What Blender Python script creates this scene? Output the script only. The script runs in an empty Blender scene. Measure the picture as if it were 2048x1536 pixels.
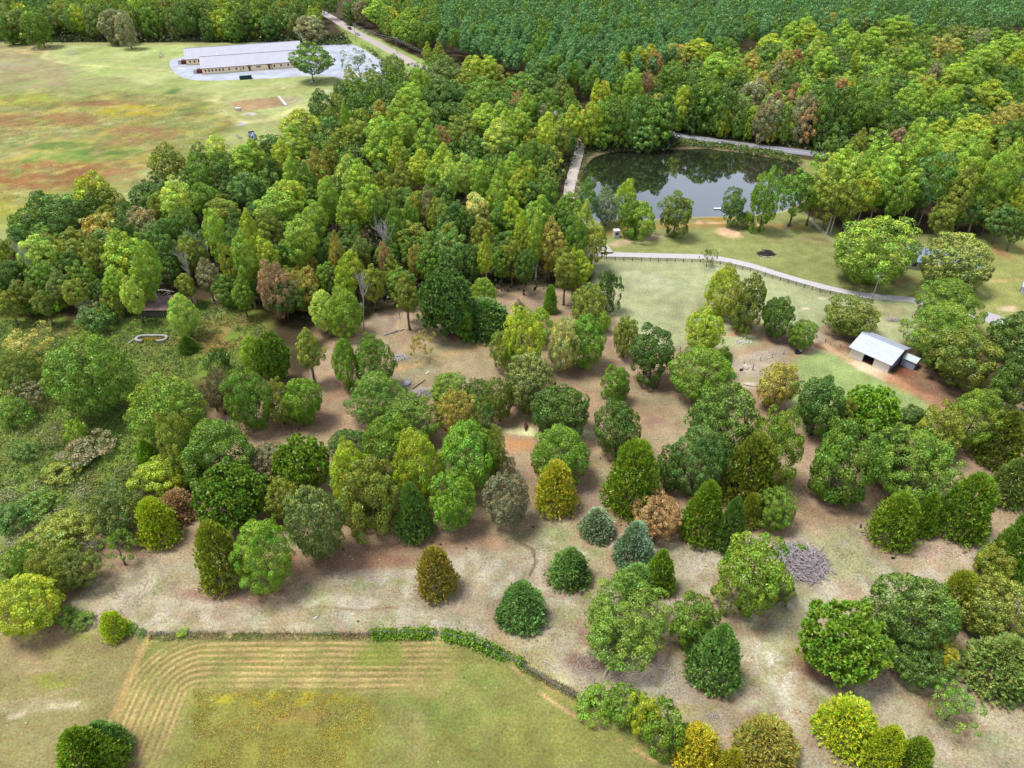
import bpy, math, random
import numpy as np
from mathutils import Vector, Matrix
# ------------------------------------------------------------------ camera, sky, sun, exposure
sc = bpy.context.scene
PITCH = math.radians(37.0); FPX = 1420.0; CAMH = 100.0
cd = bpy.data.cameras.new("Camera"); cam = bpy.data.objects.new("Camera", cd)
sc.collection.objects.link(cam); sc.camera = cam
cam.location = (0, 0, CAMH); cam.rotation_euler = (math.radians(90) - PITCH, 0, 0)
cd.sensor_fit = 'HORIZONTAL'; cd.sensor_width = 36.0; cd.lens = FPX / 2048 * 36.0
cd.clip_start = 1.0; cd.clip_end = 6000.0
SUN_EL = math.radians(68); SUN_AZ = math.radians(-84)      # azimuth from +Y, clockwise: high and to the left
W = bpy.data.worlds.new("World"); sc.world = W; W.use_nodes = True
wn = W.node_tree.nodes; wl = W.node_tree.links; wn.clear()
sky = wn.new('ShaderNodeTexSky'); sky.sky_type = 'NISHITA'; sky.sun_disc = False
sky.sun_elevation = SUN_EL; sky.sun_rotation = SUN_AZ; sky.altitude = 200; sky.air_density = 1.0; sky.dust_density = 2.5; sky.ozone_density = 1.0
wtc = wn.new('ShaderNodeTexCoord'); wno = wn.new('ShaderNodeTexNoise'); wno.inputs['Scale'].default_value = 2.2; wno.inputs['Detail'].default_value = 5
wrp = wn.new('ShaderNodeValToRGB'); wrp.color_ramp.elements[0].position = .38; wrp.color_ramp.elements[1].position = .62
wmx = wn.new('ShaderNodeMixRGB'); wmx.inputs['Color2'].default_value = (10.6, 11.4, 13.0, 1)
wsc = wn.new('ShaderNodeMath'); wsc.operation = 'MULTIPLY_ADD'; wsc.inputs[1].default_value = .5; wsc.inputs[2].default_value = .35
wbg = wn.new('ShaderNodeBackground'); wbg.inputs['Strength'].default_value = 0.092
wo = wn.new('ShaderNodeOutputWorld')
wl.new(wtc.outputs['Generated'], wno.inputs['Vector']); wl.new(wno.outputs['Fac'], wrp.inputs['Fac'])
wl.new(wrp.outputs['Color'], wsc.inputs[0]); wl.new(wsc.outputs[0], wmx.inputs['Fac'])
wl.new(sky.outputs['Color'], wmx.inputs['Color1']); wl.new(wmx.outputs['Color'], wbg.inputs['Color']); wl.new(wbg.outputs[0], wo.inputs['Surface'])
sl = bpy.data.lights.new("Sun", 'SUN'); sl.energy = 4.1; sl.angle = math.radians(17); sl.color = (1.0, .95, .87)
so = bpy.data.objects.new("Sun", sl); sc.collection.objects.link(so)
sdir = Vector((math.sin(SUN_AZ) * math.cos(SUN_EL), math.cos(SUN_AZ) * math.cos(SUN_EL), math.sin(SUN_EL)))
so.rotation_euler = sdir.to_track_quat('Z', 'Y').to_euler(); so.location = (0, 0, 300)
sc.view_settings.view_transform = 'Standard'; sc.view_settings.look = 'None'; sc.view_settings.gamma = 1
EXPOSURE = 0.5
sc.view_settings.exposure = EXPOSURE
sc.cycles.max_bounces = 6; sc.cycles.diffuse_bounces = 3; sc.cycles.glossy_bounces = 2; sc.cycles.transmission_bounces = 2; sc.cycles.transparent_max_bounces = 4
sc.cycles.use_denoising = True
# ------------------------------------------------------------------ helpers
COL = sc.collection
sP, cP = math.sin(PITCH), math.cos(PITCH)
def ray(px, py):
    u = (px - 1024) / FPX; v = (768 - py) / FPX
    return u, cP + v * sP, -sP + v * cP
def at(px, py, z=0.0):
    d = ray(px, py); t = (z - CAMH) / d[2]
    return d[0] * t, d[1] * t
def depth_at(x, y, z): return y * cP + (CAMH - z) * sP
def lin(c): return tuple(((v / 255) / 12.92 if v / 255 <= .04045 else (((v / 255) + .055) / 1.055) ** 2.4) for v in c)
KALB = 1.9
def S(r, g, b, k=None): return tuple(v / (k or KALB) for v in lin((r, g, b)))
def props(o, label=None, cat=None, group=None, kind=None):
    if label: o['label'] = label
    if cat: o['category'] = cat
    if group: o['group'] = group
    if kind: o['kind'] = kind
    return o
def link(o, parent=None):
    COL.objects.link(o)
    if parent: o.parent = parent
    return o
def empty(name, loc, rz=0.0):
    o = bpy.data.objects.new(name, None); link(o); o.location = loc; o.rotation_euler = (0, 0, rz); o.empty_display_size = .5
    return o
def np_mesh(name, verts, faces_flat, nper, mats, colors=None, mat_idx=None, smooth=False):
    me = bpy.data.meshes.new(name); nv = len(verts); nf = len(faces_flat) // nper
    me.vertices.add(nv); me.vertices.foreach_set('co', np.asarray(verts, np.float32).ravel())
    me.loops.add(nf * nper); me.loops.foreach_set('vertex_index', np.asarray(faces_flat, np.int32).ravel())
    me.polygons.add(nf); me.polygons.foreach_set('loop_start', np.arange(0, nf * nper, nper, dtype=np.int32))
    me.polygons.foreach_set('loop_total', np.full(nf, nper, np.int32))
    for m in (mats if isinstance(mats, (list, tuple)) else [mats]): me.materials.append(m)
    if mat_idx is not None: me.polygons.foreach_set('material_index', np.asarray(mat_idx, np.int32))
    me.update(calc_edges=True)
    if smooth: me.polygons.foreach_set('use_smooth', np.ones(nf, bool))
    if colors is not None:
        a = me.color_attributes.new('tint', 'FLOAT_COLOR', 'POINT')
        c = np.ones((nv, 4), np.float32); c[:, :3] = colors; a.data.foreach_set('color', c.ravel())
    return me
class MB:
    def __init__(s): s.v = []; s.f = []; s.m = []
    def poly(s, pts, m=0):
        n = len(s.v); s.v += [tuple(p) for p in pts]; s.f.append(tuple(range(n, n + len(pts)))); s.m.append(m)
    def box(s, c, d, rz=0.0, m=0, tilt=None):
        M = Matrix.Translation(c) @ Matrix.Rotation(rz, 4, 'Z')
        if tilt is not None: M = M @ tilt
        n = len(s.v)
        for z in (-.5, .5):
            for x, y in ((-.5, -.5), (.5, -.5), (.5, .5), (-.5, .5)): s.v.append(tuple(M @ Vector((x * d[0], y * d[1], z * d[2]))))
        for f in ((3, 2, 1, 0), (4, 5, 6, 7), (0, 1, 5, 4), (1, 2, 6, 5), (2, 3, 7, 6), (3, 0, 4, 7)): s.f.append(tuple(n + i for i in f)); s.m.append(m)
    def tube(s, pts, rads, k=6, m=0, cap=True):
        pts = [Vector(p) for p in pts]; rings = []
        for i, p in enumerate(pts):
            t = (pts[min(i + 1, len(pts) - 1)] - pts[max(i - 1, 0)]).normalized()
            a = t.cross(Vector((0, 0, 1))) if abs(t.z) < .95 else t.cross(Vector((1, 0, 0)))
            a.normalize(); b = t.cross(a); r = rads[i] if hasattr(rads, '__len__') else rads
            n = len(s.v); rings.append(n)
            for j in range(k): s.v.append(tuple(p + (a * math.cos(2 * math.pi * j / k) + b * math.sin(2 * math.pi * j / k)) * r))
        for i in range(len(rings) - 1):
            for j in range(k): s.f.append((rings[i] + j, rings[i] + (j + 1) % k, rings[i + 1] + (j + 1) % k, rings[i + 1] + j)); s.m.append(m)
        if cap:
            s.f.append(tuple(rings[0] + j for j in reversed(range(k)))); s.m.append(m)
            s.f.append(tuple(rings[-1] + j for j in range(k))); s.m.append(m)
    def mesh(s, name, mats, smooth=False):
        me = bpy.data.meshes.new(name); me.from_pydata(s.v, [], s.f)
        for m in (mats if isinstance(mats, (list, tuple)) else [mats]): me.materials.append(m)
        me.polygons.foreach_set('material_index', s.m)
        if smooth: me.polygons.foreach_set('use_smooth', np.ones(len(s.f), bool))
        me.update(); return me
    def build(s, name, mats, parent=None, smooth=False):
        return link(bpy.data.objects.new(name, s.mesh(name, mats, smooth)), parent)
# numpy value noise
def vnoise(x, y, scale, seed=0):
    x = np.asarray(x, np.float64) / scale; y = np.asarray(y, np.float64) / scale
    xi = np.floor(x).astype(np.int64); yi = np.floor(y).astype(np.int64); fx = x - xi; fy = y - yi
    fx = fx * fx * (3 - 2 * fx); fy = fy * fy * (3 - 2 * fy)
    def h(a, b):
        n = (a * 374761393 + b * 668265263 + seed * 1442695041) & 0xffffffff
        n = ((n ^ (n >> 13)) * 1274126177) & 0xffffffff
        return ((n ^ (n >> 16)) & 0xffff) / 65535.0
    return (h(xi, yi) * (1 - fx) + h(xi + 1, yi) * fx) * (1 - fy) + (h(xi, yi + 1) * (1 - fx) + h(xi + 1, yi + 1) * fx) * fy
def fbm(x, y, scale, seed=0, oct=3):
    r = 0; a = .5; t = 0
    for i in range(oct): r = r + a * vnoise(x, y, scale / 2 ** i, seed + i * 17); t += a; a *= .5
    return r / t
# ------------------------------------------------------------------ materials
def mat(name, base, rough=.8, noise=None, bump=0.0, metal=0.0, spec=.3, attr=False, stretch=None, bscale=None):
    m = bpy.data.materials.new(name); m.use_nodes = True; nt = m.node_tree; n = nt.nodes; l = nt.links
    b = n['Principled BSDF']; b.inputs['Roughness'].default_value = rough; b.inputs['Metallic'].default_value = metal
    b.inputs['Specular IOR Level'].default_value = spec; b.inputs['Base Color'].default_value = (*base, 1)
    tc = n.new('ShaderNodeTexCoord')
    vec = tc.outputs['Object']
    if stretch:
        mp = n.new('ShaderNodeMapping'); mp.inputs['Scale'].default_value = stretch; l.new(vec, mp.inputs['Vector']); vec = mp.outputs['Vector']
    if noise:
        sc_, amt = noise
        no = n.new('ShaderNodeTexNoise'); no.inputs['Scale'].default_value = sc_; no.inputs['Detail'].default_value = 5; no.inputs['Roughness'].default_value = .65; l.new(vec, no.inputs['Vector'])
        mr = n.new('ShaderNodeMapRange'); mr.inputs['From Min'].default_value = .3; mr.inputs['From Max'].default_value = .7; mr.inputs['To Min'].default_value = 1 - amt; mr.inputs['To Max'].default_value = 1 + amt; l.new(no.outputs['Fac'], mr.inputs['Value'])
        mx = n.new('ShaderNodeVectorMath'); mx.operation = 'SCALE'; mx.inputs[0].default_value = base; l.new(mr.outputs[0], mx.inputs['Scale']); l.new(mx.outputs[0], b.inputs['Base Color'])
        if attr:
            at_ = n.new('ShaderNodeAttribute'); at_.attribute_name = 'tint'; l.new(at_.outputs['Color'], mx.inputs[0])
    if bump:
        nb = n.new('ShaderNodeTexNoise'); nb.inputs['Scale'].default_value = bscale or 8; nb.inputs['Detail'].default_value = 4; l.new(vec, nb.inputs['Vector'])
        bp = n.new('ShaderNodeBump'); bp.inputs['Strength'].default_value = bump; l.new(nb.outputs['Fac'], bp.inputs['Height']); l.new(bp.outputs[0], b.inputs['Normal'])
    return m
def leaf_mat():
    m = bpy.data.materials.new("leaves"); m.use_nodes = True; n = m.node_tree.nodes; l = m.node_tree.links; n.clear()
    at_ = n.new('ShaderNodeAttribute'); at_.attribute_name = 'tint'; oi = n.new('ShaderNodeObjectInfo')
    mx = n.new('ShaderNodeVectorMath'); mx.operation = 'MULTIPLY'; l.new(at_.outputs['Color'], mx.inputs[0]); l.new(oi.outputs['Color'], mx.inputs[1])
    d = n.new('ShaderNodeBsdfDiffuse'); t = n.new('ShaderNodeBsdfTranslucent'); mi = n.new('ShaderNodeMixShader'); mi.inputs[0].default_value = .2
    t2 = n.new('ShaderNodeVectorMath'); t2.operation = 'MULTIPLY'; t2.inputs[1].default_value = (1.25, 1.3, .6); l.new(mx.outputs[0], t2.inputs[0])
    l.new(mx.outputs[0], d.inputs['Color']); l.new(t2.outputs[0], t.inputs['Color']); l.new(d.outputs[0], mi.inputs[1]); l.new(t.outputs[0], mi.inputs[2])
    g = n.new('ShaderNodeBsdfGlossy'); g.inputs['Roughness'].default_value = .45; m2 = n.new('ShaderNodeMixShader'); m2.inputs[0].default_value = .035
    l.new(mi.outputs[0], m2.inputs[1]); l.new(g.outputs[0], m2.inputs[2])
    o = n.new('ShaderNodeOutputMaterial'); l.new(m2.outputs[0], o.inputs['Surface']); return m
LEAF = leaf_mat()
BARK = mat("bark", (.13, .105, .085), .9, (9, .35)); PALEBARK = mat("pale bark", (.33, .30, .27), .9, (7, .3)); DEADWOOD = mat("weathered dead wood", (.34, .31, .30), .9, (5, .3))
RUSTWOOD = mat("dry twig", (.20, .14, .12), .9, (5, .3))
# ------------------------------------------------------------------ ground
def ground_mat():
    m = bpy.data.materials.new("ground cover"); m.use_nodes = True; nt = m.node_tree; n = nt.nodes; l = nt.links
    b = n['Principled BSDF']; b.inputs['Roughness'].default_value = .95; b.inputs['Specular IOR Level'].default_value = .1
    at_ = n.new('ShaderNodeAttribute'); at_.attribute_name = 'tint'; tc = n.new('ShaderNodeTexCoord'); cur = at_.outputs['Color']
    def noise(scale, det=4, rough=.6, dist=0.0):
        x = n.new('ShaderNodeTexNoise'); x.inputs['Scale'].default_value = scale; x.inputs['Detail'].default_value = det; x.inputs['Roughness'].default_value = rough; x.inputs['Distortion'].default_value = dist
        l.new(tc.outputs['Object'], x.inputs['Vector']); return x.outputs['Fac']
    def ramp(v, a, b_, lo, hi):
        r = n.new('ShaderNodeMapRange'); r.inputs['From Min'].default_value = a; r.inputs['From Max'].default_value = b_; r.inputs['To Min'].default_value = lo; r.inputs['To Max'].default_value = hi
        l.new(v, r.inputs['Value']); return r.outputs[0]
    def scale(c, f):
        s = n.new('ShaderNodeVectorMath'); s.operation = 'SCALE'; l.new(c, s.inputs[0]); l.new(f, s.inputs['Scale']); return s.outputs[0]
    def mixc(c, col, f, mode='MIX'):
        x = n.new('ShaderNodeMixRGB'); x.blend_type = mode; l.new(f, x.inputs['Fac']); l.new(c, x.inputs['Color1']); x.inputs['Color2'].default_value = (*col, 1); return x.outputs['Color']
    cur = scale(cur, ramp(noise(.35, 5, .7), .3, .7, .82, 1.18))
    cur = scale(cur, ramp(noise(2.4, 4, .85), .33, .67, .58, 1.42))
    cur = mixc(cur, (.72, 1.0, .6), ramp(noise(.7, 5, .8), .5, .64, 0, .5), 'MULTIPLY')
    cur = mixc(cur, (1.0, .84, .72), ramp(noise(1.1, 4, .8, .5), .5, .62, 0, .7), 'MULTIPLY')
    v = n.new('ShaderNodeTexVoronoi'); v.inputs['Scale'].default_value = .75; l.new(tc.outputs['Object'], v.inputs['Vector'])
    lt = n.new('ShaderNodeMath'); lt.operation = 'LESS_THAN'; lt.inputs[1].default_value = .11; l.new(v.outputs['Distance'], lt.inputs[0])
    ml = n.new('ShaderNodeMath'); ml.operation = 'MULTIPLY'; l.new(lt.outputs[0], ml.inputs[0]); l.new(ramp(noise(.12, 3), .5, .62, 0, .5), ml.inputs[1])
    cur = mixc(cur, S(215, 205, 175), ml.outputs[0])
    l.new(cur, b.inputs['Base Color'])
    bp = n.new('ShaderNodeBump'); bp.inputs['Strength'].default_value = .5; bp.inputs['Distance'].default_value = .25; l.new(noise(2.2, 4, .7), bp.inputs['Height']); l.new(bp.outputs[0], b.inputs['Normal'])
    return m
GM = ground_mat()
def spaced(segs):
    out = []
    for a, b_, st in segs: out += list(np.arange(a, b_, st))
    out.append(segs[-1][1]); return np.array(out)
gx = spaced([(-2600, -420, 60), (-420, -130, 1.4), (-130, 130, .42), (130, 420, 1.4), (420, 2600, 60)])
gy = spaced([(-300, 38, 20), (38, 112, .32), (112, 250, .5), (250, 520, 1.1), (520, 760, 8), (760, 4000, 120)])
GX, GY = np.meshgrid(gx, gy); X = GX.ravel(); Y = GY.ravel()
GC = np.empty((len(X), 3)); GC[:] = S(82, 72, 52)
wob = (fbm(X, Y, 9, 5, 3) - .5); wob2 = (fbm(X, Y, 9, 91, 3) - .5)
def pw(pts): return np.array([at(x, y) for x, y in pts])
def sdist(pts, x, y):
    n = len(pts); d = np.full(x.shape, 1e9); inside = np.zeros(x.shape, bool)
    for i in range(n):
        ax, ay = pts[i]; bx, by = pts[(i + 1) % n]; ex, ey = bx - ax, by - ay
        t = np.clip(((x - ax) * ex + (y - ay) * ey) / (ex * ex + ey * ey + 1e-9), 0, 1)
        d = np.minimum(d, np.hypot(x - ax - t * ex, y - ay - t * ey))
        c = ((ay > y) != (by > y)) & (x < (bx - ax) * (y - ay) / ((by - ay) if by != ay else 1e-9) + ax); inside ^= c
    return np.where(inside, d, -d)
def paint(mask_idx, a, col):
    a = a[:, None]; GC[mask_idx] = GC[mask_idx] * (1 - a) + np.array(col) * a
def region(px, col, soft=3.0, amp=6.0, op=1.0, patchy=0.0, seed=1, scale=5.0):
    p = pw(px); m = 12 + amp
    idx = np.nonzero((X > p[:, 0].min() - m) & (X < p[:, 0].max() + m) & (Y > p[:, 1].min() - m) & (Y < p[:, 1].max() + m))[0]
    x = X[idx] + wob[idx] * amp; y = Y[idx] + wob2[idx] * amp
    a = np.clip(sdist(p, x, y) / soft + .5, 0, 1) * op
    if patchy: a = a * np.clip((fbm(X[idx], Y[idx], scale, seed, 3) - .5) * 5 + 1.0 - patchy, 0, 1)
    paint(idx, a, col)
def blob(cx, cy, rx, ry, col, op=.8, seed=3, scale=4.0, patchy=.4, amp=6.0):
    x0, y0 = at(cx, cy); wx = abs(at(cx + rx, cy)[0] - x0); wy = (at(cx, cy - ry)[1] - at(cx, cy + ry)[1]) / 2
    y0 = (at(cx, cy - ry)[1] + at(cx, cy + ry)[1]) / 2
    idx = np.nonzero((abs(X - x0) < wx * 1.5 + amp) & (abs(Y - y0) < wy * 1.5 + amp))[0]
    k = min(1.0, min(wx, wy) / 8)
    d = np.hypot((X[idx] + wob[idx] * amp * k - x0) / wx, (Y[idx] + wob2[idx] * amp * k - y0) / wy)
    a = np.clip((1.15 - d) * 2.2, 0, 1) * op * np.clip((fbm(X[idx], Y[idx], scale, seed, 3) - .5) * 5 + 1.0 - patchy, 0, 1)
    paint(idx, a, col)
def stroke(px, w, col, op=.9, soft=.6, amp=1.5, dash=0.0, seed=7):
    p = pw(px); m = w + soft + amp + 2
    idx = np.nonzero((X > p[:, 0].min() - m) & (X < p[:, 0].max() + m) & (Y > p[:, 1].min() - m) & (Y < p[:, 1].max() + m))[0]
    x = X[idx] + wob[idx] * amp; y = Y[idx] + wob2[idx] * amp; d = np.full(x.shape, 1e9)
    for i in range(len(p) - 1):
        ax, ay = p[i]; ex, ey = p[i + 1] - p[i]; t = np.clip(((x - ax) * ex + (y - ay) * ey) / (ex * ex + ey * ey + 1e-9), 0, 1)
        d = np.minimum(d, np.hypot(x - ax - t * ex, y - ay - t * ey))
    a = np.clip((w / 2 - d) / soft + .5, 0, 1) * op
    if dash: a = a * np.clip((fbm(X[idx], Y[idx], 3, seed, 3) - .5) * 6 + 1 - dash, 0, 1)
    paint(idx, a, col)
# --- upper left meadow
region([(-900, 40), (-60, 84), (690, 86), (720, 130), (690, 200), (640, 250), (560, 300), (420, 400), (250, 440), (120, 480), (-200, 560)], S(162, 166, 110), 4, 8)
region([(90, 92), (690, 90), (690, 200), (560, 240), (430, 190), (300, 170), (200, 150), (105, 120)], S(178, 186, 126), 4, 10)
blob(190, 140, 75, 14, S(168, 196, 104), .6); blob(250, 100, 130, 10, S(180, 200, 125), .5)
stroke([(95, 95), (88, 115), (130, 128), (230, 134), (330, 140)], 3.5, S(214, 208, 150), .7, 2)
blob(50, 100, 60, 12, S(206, 184, 134), .8); blob(30, 130, 60, 14, S(170, 160, 140), .7); blob(120, 145, 60, 12, S(160, 150, 118), .7); blob(15, 147, 30, 3, S(185, 140, 90), .8)
blob(40, 198, 70, 12, S(184, 194, 96), .8); blob(320, 175, 70, 5, S(130, 150, 85), .5); blob(345, 183, 16, 7, S(98, 132, 70), .9)
blob(70, 238, 150, 26, S(168, 136, 100), .85, patchy=.2); blob(220, 208, 75, 8, S(182, 146, 92), .7); blob(260, 222, 70, 18, S(188, 178, 84), .7, seed=8); blob(125, 218, 20, 8, S(220, 198, 80), .7); blob(290, 228, 30, 10, S(216, 198, 80), .7)
blob(22, 228, 16, 5, S(220, 200, 80), .7); blob(110, 256, 60, 16, S(172, 186, 142), .8); blob(285, 268, 32, 12, S(186, 196, 152), .8); blob(250, 272, 100, 24, S(172, 140, 106), .8, patchy=.15, seed=14)
blob(20, 256, 40, 5, S(214, 184, 144), .8); blob(360, 264, 28, 12, S(200, 150, 112), .8); blob(60, 275, 70, 10, S(176, 182, 130), .8)
blob(110, 292, 70, 8, S(112, 140, 74), .8); blob(220, 300, 60, 10, S(120, 148, 72), .8); blob(140, 315, 110, 14, S(150, 176, 84), .8); blob(260, 318, 70, 14, S(178, 176, 84), .7)
blob(80, 350, 180, 36, S(172, 126, 88), .95, patchy=.05); blob(30, 335, 60, 8, S(200, 170, 122), .8); blob(160, 338, 30, 6, S(222, 192, 150), .8); blob(150, 352, 60, 12, S(170, 176, 116), .7)
blob(20, 425, 75, 45, S(156, 168, 72), .95, patchy=0); blob(60, 395, 60, 12, S(178, 130, 80), .6)
stroke([(425, 200), (440, 185), (520, 178), (620, 172), (680, 168)], 5, S(205, 202, 148), .7, 3); stroke([(425, 200), (440, 225), (480, 245), (540, 240), (600, 215)], 5, S(210, 204, 146), .8, 3)
blob(580, 180, 70, 10, S(178, 172, 128), .8); blob(470, 205, 22, 14, S(178, 178, 140), .8)
region([(458, 203), (560, 193), (572, 207), (490, 222), (470, 221)], S(178, 150, 118), 2, 2); region([(556, 193), (600, 192), (608, 202), (575, 212)], S(186, 178, 144), 2, 2)
blob(498, 229, 17, 4, S(206, 194, 188), .95, patchy=0); blob(484, 247, 11, 5, S(204, 194, 190), .95, patchy=0); blob(652, 183, 9, 5, S(205, 205, 205), .95, patchy=0)
blob(540, 270, 60, 16, S(170, 184, 112), .8); blob(420, 270, 60, 14, S(160, 178, 108), .7)
MP_ = [(-60, 185), (230, 178), (430, 205), (470, 250), (400, 330), (250, 380), (120, 400), (-60, 470)]
for c_, op_, pt_, sd_, s_ in ((S(122, 142, 78), .75, .55, 71, 8), (S(170, 130, 92), .75, .6, 72, 10), (S(204, 196, 130), .6, .6, 73, 5), (S(192, 180, 72), .7, .85, 74, 6), (S(104, 128, 66), .7, .85, 75, 4)): region(MP_, c_, 6, 10, op_ * .6, pt_, sd_, s_)
for a_ in ((70, 350, 170, 32, (166, 116, 80), 5), (230, 345, 60, 12, (170, 128, 92), 6), (80, 240, 130, 16, (164, 124, 86), 7), (270, 268, 90, 16, (170, 134, 98), 8), (215, 207, 80, 6, (160, 122, 84), 9), (110, 292, 80, 7, (104, 134, 66), 10), (215, 303, 70, 8, (108, 140, 66), 11), (345, 183, 18, 6, (88, 122, 62), 12), (260, 222, 70, 12, (184, 168, 60), 13), (40, 198, 70, 9, (172, 188, 76), 14), (130, 318, 110, 8, (128, 156, 72), 15)): blob(*a_[:4], S(*a_[4]), .9, a_[5], 5.0, .25)
region([(-60, 90), (100, 95), (150, 170), (-60, 185)], S(166, 148, 118), 5, 8, .7, .5, 76, 8); region([(100, 95), (690, 92), (690, 200), (200, 180)], S(150, 166, 92), 5, 8, .45, .5, 77, 12)
# --- lawns near the pond
LAWN = S(150, 156, 98); SAGE = S(172, 178, 136); LIT = S(164, 134, 116); TAN = S(180, 166, 142); PINK = S(180, 158, 144)
region([(1165, 450), (1190, 430), (1600, 420), (1700, 470), (2048, 470), (2400, 560), (2400, 800), (1860, 640), (1700, 600), (1440, 520), (1195, 512), (1150, 500)], LAWN, 2.5, 3)
region([(1170, 500), (1440, 518), (1560, 550), (1720, 592), (1860, 604), (1900, 690), (1800, 690), (1640, 660), (1560, 690), (1460, 700), (1400, 720), (1330, 715), (1255, 690), (1215, 620), (1190, 560)], SAGE, 3, 5)
region([(1900, 470), (2060, 470), (2080, 690), (1950, 690), (1900, 600)], S(156, 160, 96), 3, 4)
stroke([(1190, 470), (1260, 460), (1330, 452), (1500, 450), (1600, 452)], 4, S(176, 140, 86), .7, 3, 4)
stroke([(1360, 446), (1450, 445), (1520, 450)], 2.6, S(226, 190, 150), .9, 1, 4, .2); blob(1465, 466, 32, 12, S(232, 196, 160), 1, patchy=0); blob(1440, 440, 60, 6, S(186, 148, 84), .8)
stroke([(1205, 497), (1240, 487), (1290, 478), (1320, 470)], 3, S(206, 182, 156), .9, 2, 6, .2); blob(1600, 480, 70, 12, S(140, 118, 90), .6)
blob(1280, 570, 70, 30, S(186, 190, 160), .6); blob(1310, 630, 16, 10, S(196, 180, 166), .9); blob(1230, 600, 30, 20, S(170, 160, 140), .5); blob(1380, 620, 60, 30, S(160, 146, 122), .4)
for x, y in ((1625, 575), (1640, 573), (1628, 598), (1612, 617), (1645, 597)): blob(x, y, 9, 3, S(226, 208, 180), .9, patchy=0)
blob(1790, 655, 28, 12, S(180, 138, 116), .9); blob(1780, 652, 14, 6, S(226, 206, 186), .9); blob(1760, 620, 60, 18, S(160, 152, 112), .7)
blob(1850, 520, 90, 14, S(150, 122, 92), .8); blob(1760, 560, 90, 18, S(132, 120, 76), .8); blob(2035, 505, 70, 16, S(176, 132, 96), .8); blob(1990, 560, 60, 6, S(192, 172, 116), .7); blob(2030, 620, 30, 10, S(216, 192, 166), .9)
# --- central brown grounds
region([(700, 660), (770, 620), (850, 600), (1010, 575), (1100, 570), (1200, 600), (1260, 660), (1330, 700), (1450, 690), (1560, 680), (1660, 660), (1700, 700), (1800, 760), (1900, 790), (2300, 820), (2400, 1300), (2300, 1700),
        (1500, 1700), (1200, 1500), (1000, 1380), (700, 1290), (250, 1280), (120, 1250), (110, 1200), (250, 1080), (420, 980), (440, 850), (500, 830), (620, 740), (650, 690)], S(180, 158, 130), 3, 6)
region([(790, 730), (850, 690), (960, 660), (1000, 700), (1000, 770), (900, 770), (810, 790)], S(164, 158, 128), 4, 5)
stroke([(800, 735), (860, 722), (920, 702), (980, 685), (1010, 675)], 2.5, S(206, 172, 122), .9, 2); blob(900, 672, 60, 14, S(142, 78, 62), .9, patchy=.1); blob(830, 650, 60, 20, S(130, 106, 98), .7)
blob(780, 640, 40, 25, S(150, 136, 124), .7); blob(1040, 610, 60, 20, S(166, 140, 126), .9, patchy=0)
blob(1170, 740, 60, 22, S(170, 122, 92), .8); blob(1230, 700, 60, 22, S(160, 128, 116), .8); blob(1340, 730, 60, 25, S(130, 112, 100), .7); blob(1300, 790, 60, 30, S(158, 142, 116), .6); blob(1330, 850, 50, 20, S(158, 122, 112), .8); blob(1310, 876, 16, 8, S(214, 202, 192), .9)
blob(1160, 690, 50, 12, S(172, 118, 88), .7)
region([(1468, 715), (1560, 690), (1620, 665), (1660, 655), (1640, 680), (1560, 715), (1530, 750), (1480, 760), (1455, 740)], S(192, 176, 158), 1.5, 3); blob(1484, 690, 18, 10, S(214, 206, 194), .9); blob(1500, 735, 40, 10, S(204, 184, 168), .9); blob(1500, 770, 20, 8, S(210, 196, 180), .9, patchy=0); blob(1600, 800, 30, 20, S(160, 146, 134), .8)
blob(1500, 655, 60, 16, S(120, 84, 74), .8); blob(1560, 680, 50, 8, S(140, 112, 104), .8); blob(1480, 668, 50, 5, S(176, 130, 112), .8)
region([(1580, 730), (1620, 700), (1690, 712), (1760, 745), (1850, 790), (1870, 840), (1800, 880), (1600, 860), (1570, 800), (1600, 760)], S(156, 174, 112), 3, 3)
region([(1690, 720), (1730, 722), (1780, 748), (1800, 765), (1770, 762), (1720, 742)], S(232, 204, 176), 1.5, 2)
stroke([(1790, 760), (1850, 785), (1900, 810)], 5, S(190, 138, 106), .9, 3); blob(1850, 770, 40, 16, S(150, 98, 80), .8); blob(1820, 744, 30, 12, S(140, 84, 68), .8); blob(1660, 690, 40, 12, S(150, 112, 88), .8); stroke([(1650, 690), (1700, 720)], 1.5, S(214, 176, 140), .8, 1)
region([(1000, 857), (1190, 862), (1190, 876), (1080, 875), (1000, 866)], S(206, 206, 158), .8, 1.5); region([(1012, 880), (1070, 882), (1075, 897), (1015, 897)], S(204, 152, 106), 2, 2, .8)
blob(620, 830, 110, 26, S(166, 138, 124), .8, patchy=0); blob(610, 860, 80, 8, S(196, 172, 156), .8); blob(660, 780, 40, 20, S(176, 130, 104), .8)
blob(1120, 1000, 100, 60, S(170, 146, 134), .6); blob(1640, 960, 60, 40, S(182, 160, 156), .8); blob(1960, 920, 40, 30, S(170, 150, 140), .6)
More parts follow.
